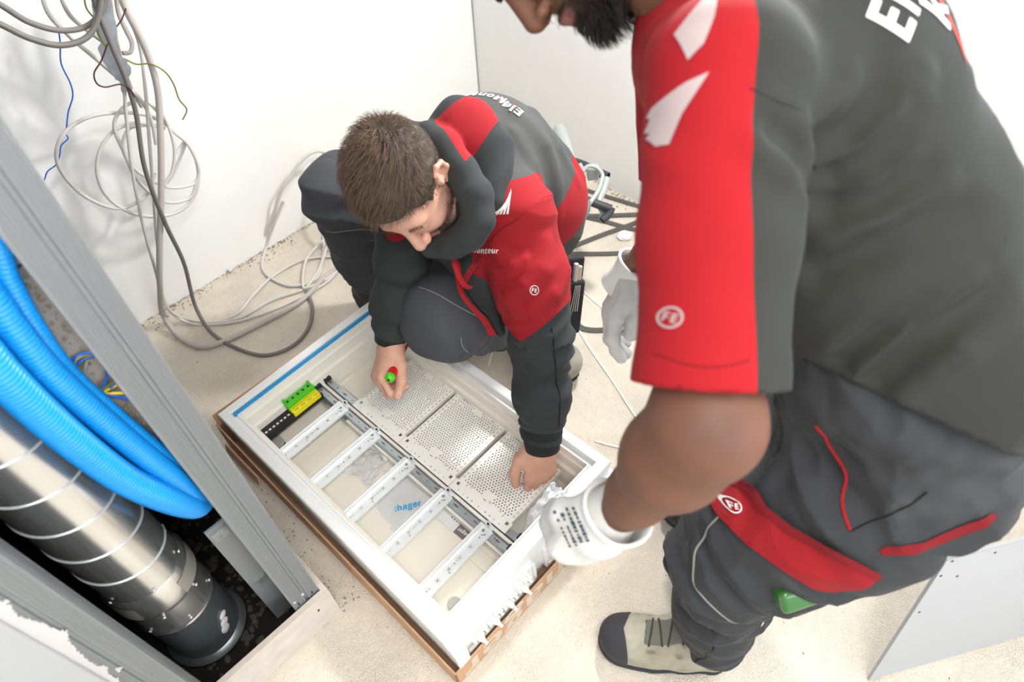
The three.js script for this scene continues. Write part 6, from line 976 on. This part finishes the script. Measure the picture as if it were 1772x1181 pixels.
    for (let i = 0; i < pp.count; i++) { const an = Math.atan2(pp.getZ(i), pp.getX(i)), k = 1 + 0.014 * Math.cos(an * 40), q = A.at(pp.getX(i) * k, pp.getY(i), pp.getZ(i) * k * 0.92); pp.setXYZ(i, q[0] - SB[0], q[1] - SB[1], q[2] - SB[2]); } g.computeVertexNormals();
    part('cuff', g, P({ color: 0xf2f1ee, roughness: 0.9, side: THREE.DoubleSide }), gl, 'ribbed white cuff');
    return { f, gl };
  };
  const mk = (o, X, Y, Zh) => { const y = unit3(Y), x = unit3(add3(X, y, -dot3(X, y))); let z = cross3(x, y); if (dot3(z, Zh) < 0) z = z.map((v) => -v); return frame3(o, x, y, z); };
  const gw = [0.119, 0.809, -0.411];
  const GL = mk(gw, [-0.525, 0.849, -0.056], [-0.465, -0.88, 0.095], [-0.319, 0.506, 0.802]);
  const L1 = glove(GL, { scale: 1.05, fat: 0.0035, curl: [[1.25, 1.5, 0.9], [1.3, 1.5, 0.9], [1.35, 1.5, 0.9], [1.35, 1.45, 0.9]], thumb: [[0.02, 0.018, -0.012], [0.04, 0.05, -0.026], [0.034, 0.085, -0.042], [0.016, 0.1, -0.055]] }, gw, sub3(gw, wrL), 0.044, 'white knitted work glove closed to a fist');
  { const rows = []; for (let r = 0; r < 4; r++) for (let c = 0; c < 10; c++) if (rnd() < 0.85) { const x = -0.028 + c * 0.0055, y = 0.013 - r * 0.0085, w = rr(0.0013, 0.0026), hh = rr(0.001, 0.0026); rows.push([[x - w, y - hh], [x + w, y - hh], [x + w, y + hh], [x - w, y + hh]]); } const g = merge(rows.map((q) => flatPoly(q))); part('printing', moved(drape(L1.f, g, [0.065, 0.786, -0.408], [0.351, -0.607, 0.713], [0.937, 0.227, -0.267], cd, 0.0006, 0.004, 0.12), SB), MP.glovePrint, L1.gl); }
  const GR = mk(wrR, [0.072, 0.386, 0.92], [-0.556, -0.645, 0.524], [-0.836, 0.485, -0.256]);
  glove(GR, { scale: 0.94, fat: 0.003, spread: 0.09, curl: [[0.35, 0.45, 0.3], [0.55, 0.65, 0.4], [0.6, 0.7, 0.4], [0.55, 0.6, 0.4]], thumb: [[0.022, 0.02, -0.012], [0.045, 0.05, -0.022], [0.05, 0.082, -0.032], [0.046, 0.108, -0.04]] }, wrR, sub3(wrR, elR), 0.04, 'pale grey work glove with loosely hanging fingers');
}

/* ---------- small things ---------- */
{ // screwdriver in the crouching man's right hand
  const a = [-0.299, 0.346, -1.023], b = [-0.262, 0.303, -1.183], d = unit3(sub3(b, a));
  const t = thing('screwdriver', 'red and green screwdriver held in the right hand of the crouching man', 'screwdriver', a), F = axes([0, 0, 0], d, [1, 0, 0]);
  const put = (g) => { const p = g.attributes.position; for (let i = 0; i < p.count; i++) p.setXYZ(i, ...F.at(p.getX(i), p.getY(i), p.getZ(i))); g.computeVertexNormals(); return g; };
  part('handle', put(lathe([[0, -0.004], [0.008, -0.002], [0.0115, 0.008], [0.0125, 0.03], [0.0105, 0.055], [0.0085, 0.07], [0.0095, 0.085], [0, 0.088]], 20)), S({ color: 0xc81e1e, roughness: 0.4 }), t);
  part('end_cap', put(lathe([[0.0035, -0.0065], [0.0075, -0.0055], [0.0115, 0.0], [0.0125, 0.0065], [0.0118, 0.009]], 20)), S({ color: 0x4fd21c, roughness: 0.4 }), t, 'green end cap');
  part('shaft', put(lathe([[0.0038, 0.086], [0.0038, 0.165], [0.003, 0.17], [0, 0.171]], 12)), S({ color: 0xc81e1e, roughness: 0.4 }), t, 'red insulated shaft');
}
{ // crumpled white bag beside his left hand
  const o = [0.055, 0.152, -0.758], X = [0.572, 0.531, -0.625], Y = [-0.816, 0.445, -0.369], Z = unit3(cross3(X, Y));
  const n = 34, m = 18, pos = [], idx = [];
  for (const side of [1, -1]) { const b0 = pos.length / 3; for (let i = 0; i <= n; i++) for (let j = 0; j <= m; j++) { const u = i / n, v = j / m * 2 - 1, w = 0.012 + 0.021 * u + 0.006 * N3(u * 5, 1, 2), th = (0.004 + 0.02 * Math.sin(Math.PI * Math.min(1, u * 1.05)) * (1 - v * v)) * side, c = 0.012 * N3(u * 6, v * 2.4, side * 2) + 0.008 * ridge(N3(u * 9, v * 4, 7 + side)); const a = -0.085 + u * (0.15 + 0.012 * N3(v * 5, 3, 3)), s = v * w + 0.01 * Math.sin(u * 4), k = th + c + 0.02 * u; pos.push(o[0] + X[0] * a + Y[0] * s + Z[0] * k, o[1] + X[1] * a + Y[1] * s + Z[1] * k, o[2] + X[2] * a + Y[2] * s + Z[2] * k); } for (let i = 0; i < n; i++) for (let j = 0; j < m; j++) { const a = b0 + i * (m + 1) + j; idx.push(a, a + 1, a + m + 1, a + 1, a + m + 2, a + m + 1); } }
  const g = new THREE.BufferGeometry(); g.setAttribute('position', new THREE.Float32BufferAttribute(pos, 3)); g.setIndex(idx); g.computeVertexNormals(); g.translate(-o[0], -o[1], -o[2]);
  solo('plastic_bag', g, P({ color: 0xf3f4f5, roughness: 0.35, transmission: 0.25, thickness: 0, side: THREE.DoubleSide }), 'crumpled white plastic bag pressed against the plate beside the gloved fist', 'bag', o);
}
{ // tool pouch with a knife and a plier on the crouching man's hip
  const o = [0.143, 0.53, -1.14], t = thing('tool_pouch', 'black tool pouch with a blue knife and pliers on the hip of the crouching man', 'pouch', o), F = axes([0, 0, 0], [0.106, 0.934, -0.342], [0.912, -0.345, -0.221]);
  const put = (g) => { const p = g.attributes.position; for (let i = 0; i < p.count; i++) p.setXYZ(i, ...F.at(p.getX(i), p.getY(i), p.getZ(i))); g.computeVertexNormals(); return g; };
  part('pocket', put(rbox(-0.03, 0.032, -0.14, 0.0, -0.022, 0.02, 0.008, 3)), MP.pants2, t); part('flap', put(rbox(-0.032, 0.034, -0.005, 0.05, -0.02, 0.0, 0.006, 3)), MP.pants2, t);
  part('knife', put(rbox(-0.019, -0.007, -0.03, 0.036, 0.004, 0.016, 0.003)), S({ color: 0x1b7fd0, roughness: 0.4 }), t, 'blue knife handle');
  part('pliers', put(merge([rbox(0.0, 0.011, -0.03, 0.042, 0.006, 0.017, 0.003), rbox(0.012, 0.022, -0.03, 0.034, 0.004, 0.014, 0.003)])), S({ color: 0xbeb4a4, roughness: 0.5 }), t, 'pale plier handles');
  for (let i = 0; i < 4; i++) part('cable_tie', put(rod(V(0.004 + i * 0.004, -0.01, 0.022), V(-0.004 + i * 0.006, -0.075, 0.024), 0.0011, 0.0011, 6)), M.cableWhite, t);
}
{ // green tape measure in the thigh pocket of the standing man
  const o = [0.406, 0.588, -0.373], t = thing('tape_measure', 'green pocket tape measure sticking out of the thigh pocket of the standing man', 'tape measure', o), F = axes([0, 0, 0], [-0.192, 0.775, -0.603], [0.976, 0.049, -0.214]);
  const put = (g) => { const p = g.attributes.position; for (let i = 0; i < p.count; i++) p.setXYZ(i, ...F.at(p.getX(i), p.getY(i), p.getZ(i))); g.computeVertexNormals(); return g; };
  part('case', put(rbox(-0.03, 0.036, -0.018, 0.02, -0.02, 0.022, 0.009, 4)), P({ color: 0x2c6b2a, roughness: 0.22, clearcoat: 0.6 }), t); part('side_rim', put(rbox(-0.024, 0.03, -0.0195, -0.016, -0.014, 0.016, 0.001)), M.black, t); part('grip', put(rbox(0.03, 0.0375, -0.014, 0.016, -0.016, 0.018, 0.003)), M.black, t);
}
{ // mixer-like tool and its cord in the corner behind the crouching man
  const t = thing('power_tool', 'black tool frame with a grey handle and cord leaning by the right wall', 'power tool', [0.352, 0, -1.97]), b = t.position.toArray(), L = (p) => p.map((q) => V(...sub3(q, b)));
  const seg = (pts, r, m, name, n = 0) => part(name, tube(L(pts), r, n, 10), m, t);
  const h = [[0.199, 0.354, -2.014], [0.209, 0.346, -1.958], [0.216, 0.331, -1.895], [0.219, 0.321, -1.822]].map((q) => V(...sub3(q, b)));
  part('handle', new THREE.TubeGeometry(new THREE.CatmullRomCurve3(h), 24, 0.022, 14), M.toolGrey, t, 'pale grey handle tube'); part('handle_end', new THREE.SphereGeometry(0.0222, 14, 10).translate(h[0].x, h[0].y, h[0].z), M.toolGrey, t);
  seg([[0.217, 0.336, -1.87], [0.257, 0.337, -1.84], [0.293, 0.335, -1.807], [0.329, 0.334, -1.775]], 0.014, M.toolDark, 'bar'); part('clamp', rbox(-0.018, 0.018, -0.02, 0.02, -0.018, 0.018, 0.004).translate(...sub3([0.283, 0.345, -1.788], b)), M.toolGrey, t);
  seg([[0.324, 0.338, -1.764], [0.309, 0.319, -1.727], [0.291, 0.303, -1.692], [0.304, 0.282, -1.667], [0.297, 0.275, -1.644]], 0.011, M.toolGrey, 'leg'); seg([[0.239, 0.331, -1.679], [0.277, 0.32, -1.666], [0.324, 0.307, -1.651]], 0.013, M.toolDark, 'bar'); seg([[0.325, 0.31, -1.654], [0.317, 0.298, -1.641], [0.294, 0.286, -1.626]], 0.012, M.toolDark, 'foot');
  seg([[0.246, 0.373, -1.759], [0.265, 0.382, -1.769], [0.289, 0.378, -1.765], [0.306, 0.364, -1.748], [0.299, 0.354, -1.722], [0.286, 0.343, -1.693], [0.26, 0.336, -1.654], [0.243, 0.336, -1.623]], 0.0065, M.toolGrey, 'cord'); seg([[0.236, 0.374, -1.791], [0.242, 0.366, -1.782], [0.241, 0.352, -1.765]], 0.012, M.toolGrey, 'cord');
  const g = lathe([[0, 0], [0.009, 0], [0.013, 0.012], [0.016, 0.02], [0.017, 0.05], [0.0155, 0.055], [0.017, 0.06], [0.0155, 0.065], [0.012, 0.08], [0.0065, 0.09], [0, 0.09]], 18); const q = new THREE.Quaternion().setFromUnitVectors(V(0, 1, 0), V(...unit3(sub3([0.242, 0.347, -1.62], [0.209, 0.326, -1.564])))); g.applyQuaternion(q); g.translate(...sub3([0.209, 0.326, -1.564], b)); part('plug', g, S({ color: 0x6f7472, roughness: 0.5 }), t, 'grey plug connector');
}
// flat dark straps and white strings on the floor at the right
const flatBand = (pts, w) => { const c = new THREE.CatmullRomCurve3(pts.map((p) => V(...p)), false, 'centripetal'), n = 40, pos = [], idx = []; for (let i = 0; i <= n; i++) { const p = c.getPointAt(i / n), t = c.getTangentAt(i / n), s = unit3(cross3([0, 1, 0], t.toArray())); for (const [e, h] of [[-1, 0], [1, 0], [1, 0.0025], [-1, 0.0025]]) pos.push(p.x + s[0] * w * e / 2, p.y + h, p.z + s[2] * w * e / 2); } for (let i = 0; i < n; i++) for (let k = 0; k < 4; k++) { const a = i * 4 + k, b = i * 4 + (k + 1) % 4; idx.push(a, b, a + 4, b, b + 4, a + 4); } const g = new THREE.BufferGeometry(); g.setAttribute('position', new THREE.Float32BufferAttribute(pos, 3)); g.setIndex(idx); const q = g.toNonIndexed(); q.computeVertexNormals(); return q; };
[[[[0.267, 0.002, -2.176], [0.37, 0.002, -2.109], [0.49, 0.002, -2.035], [0.607, 0.002, -1.97]], 'dark flat strap on the floor nearest the right wall'],
 [[[0.28, 0.004, -1.992], [0.354, 0.004, -1.985], [0.481, 0.004, -1.98], [0.606, 0.004, -1.971]], 'dark flat strap running level across the floor beside the tool plug'],
 [[[0.295, 0.002, -1.986], [0.371, 0.002, -1.95], [0.448, 0.002, -1.907], [0.563, 0.002, -1.853]], 'dark flat strap slanting down under the level one'],
 [[[0.232, 0.002, -1.828], [0.34, 0.002, -1.879], [0.451, 0.002, -1.926], [0.589, 0.003, -1.991]], 'dark flat strap rising from the hip of the crouching man towards the right'],
 [[[0.218, 0.002, -1.793], [0.328, 0.002, -1.783], [0.448, 0.002, -1.778], [0.568, 0.002, -1.771]], 'straight dark flat strap level with the tool pouch'],
 [[[0.176, 0.002, -1.559], [0.197, 0.002, -1.494], [0.222, 0.002, -1.447], [0.256, 0.002, -1.434], [0.319, 0.002, -1.432], [0.429, 0.002, -1.43]], 'dark flat strap bent at an angle behind the pale glove'],
].forEach(([p, l]) => solo('strap', flatBand(p, 0.02), M.strap, l, 'strap'));
[[[[0.207, 0.002, -1.684], [0.247, 0.002, -1.607], [0.327, 0.002, -1.488], [0.443, 0.002, -1.312]], 'thin white string on the floor passing under the pale glove'],
 [[[0.197, 0.002, -1.489], [0.238, 0.002, -1.364], [0.291, 0.002, -1.23], [0.339, 0.002, -1.099], [0.396, 0.002, -0.966]], 'thin white string on the floor between the two men'],
 [[[-0.03, 0.002, -1.487], [-0.047, 0.002, -1.425], [-0.063, 0.002, -1.365], [-0.075, 0.002, -1.315]], 'short white string on the floor at the knee of the crouching man'],
 [[[0.214, 0.002, -1.027], [0.26, 0.002, -1.008], [0.306, 0.002, -0.994], [0.367, 0.002, -0.979]], 'white string on the floor near the cabinet corner and the bare forearm'],
].forEach(([p, l]) => solo('string', tube(p, 0.003, 0, 6), M.string, l, 'string'));
{ const g = new THREE.IcosahedronGeometry(0.03, 1), p = g.attributes.position; for (let i = 0; i < p.count; i++) { const k = 0.75 + 0.5 * N3(p.getX(i) * 60, p.getY(i) * 60, p.getZ(i) * 60); p.setXYZ(i, p.getX(i) * k * 1.3, Math.abs(p.getY(i)) * k * 0.8, p.getZ(i) * k); } g.computeVertexNormals(); solo('paper_scrap', g, M.paper, 'crumpled white paper scrap on the floor beside the red sleeve', 'paper', [0.421, 0.001, -1.867]); }
// dirt and crumbs along the foot of the walls and over the floor
{
  const cr = []; const crumb = (a, r) => { const q = new THREE.IcosahedronGeometry(r, 0); q.scale(rr(0.7, 1.6), rr(0.4, 0.8), 1); q.rotateY(rr(0, 6)); q.translate(a.x, a.y + r * 0.3, a.z); cr.push(q); };
  for (let i = 0; i < 900; i++) { const s = rr(0.05, 1.75), c = N3(s * 6, 1, 1); crumb(RF(s, 0, 0.004 + Math.pow(rnd(), 2.5) * 0.06 * (0.6 + c)), rr(0.0006, 0.0035) * (0.7 + Math.max(0, c))); }
  for (let i = 0; i < 260; i++) crumb(RF(0.005 + Math.pow(rnd(), 2.2) * 0.07, 0, rr(0.3, 1.1)), rr(0.0006, 0.004));
  for (let i = 0; i < 240; i++) crumb(RF(rr(0.1, 1.7), 0, rr(0.1, 2.6)), rr(0.0006, 0.0022));
  const o = solo('floor_crumbs', merge(cr), M.crumbs, 'brown grit and mortar crumbs scattered along the wall foot and floor', 'grit'); o.userData.kind = 'stuff';
}
{ // white board standing on its edge at the lower right
  const HB = 0.49, o = [0.718, 0.49, -0.447], e1 = unit3(sub3([0.863, 0.49, -0.475], o)), hn = unit3(cross3([0, 1, 0], e1)), e2 = add3([0, -Math.cos(0.14), 0], hn, -Math.sin(0.14)), nn = unit3(cross3(e2, e1));
  const t = thing('drywall_board', 'white board with dark screw holes standing on edge in the lower right corner', 'board', [o[0], 0, o[2]]), s = nn[2] > 0 ? 1 : -1;
  const place = (g) => { const p = g.attributes.position; for (let i = 0; i < p.count; i++) { const a = p.getX(i), b = p.getY(i), c = p.getZ(i) * s; p.setXYZ(i, e1[0] * a + e2[0] * b + nn[0] * c, HB + e1[1] * a + e2[1] * b + nn[1] * c, e1[2] * a + e2[2] * b + nn[2] * c); } if (dot3(cross3(e1, e2), nn) * s < 0 && g.index) { const ix = g.index; for (let i = 0; i < ix.count; i += 3) { const q = ix.getX(i); ix.setX(i, ix.getX(i + 1)); ix.setX(i + 1, q); } } g.computeVertexNormals(); return g; };
  part('panel', place(box(0, 0.7, 0, HB, -0.006, 0)), M.board, t); part('edge_strip', place(box(-0.0012, 0.7, -0.0018, 0.0, -0.006, 0.0006)), S({ color: 0x9d9d9b, roughness: 0.7 }), t); part('edge_strip', place(box(-0.0024, 0, 0, HB, -0.006, 0.0006)), S({ color: 0xb4b7ba, roughness: 0.8 }), t);
  const at = (P) => { const d = sub3(P, o); return [dot3(d, e1), dot3(d, e2)]; };
  for (const [a, b] of [[0.012, 0.008], [0.008, 0.055], [0.048, 0.075], [0.014, 0.19], [0.1, 0.02]]) { const g = new THREE.CylinderGeometry(0.0026, 0.0026, 0.0008, 14); g.rotateX(Math.PI / 2); g.translate(a, b, 0.0002); part('screw_hole', place(g), M.hole, t); }
}

renderer.render(scene, camera);
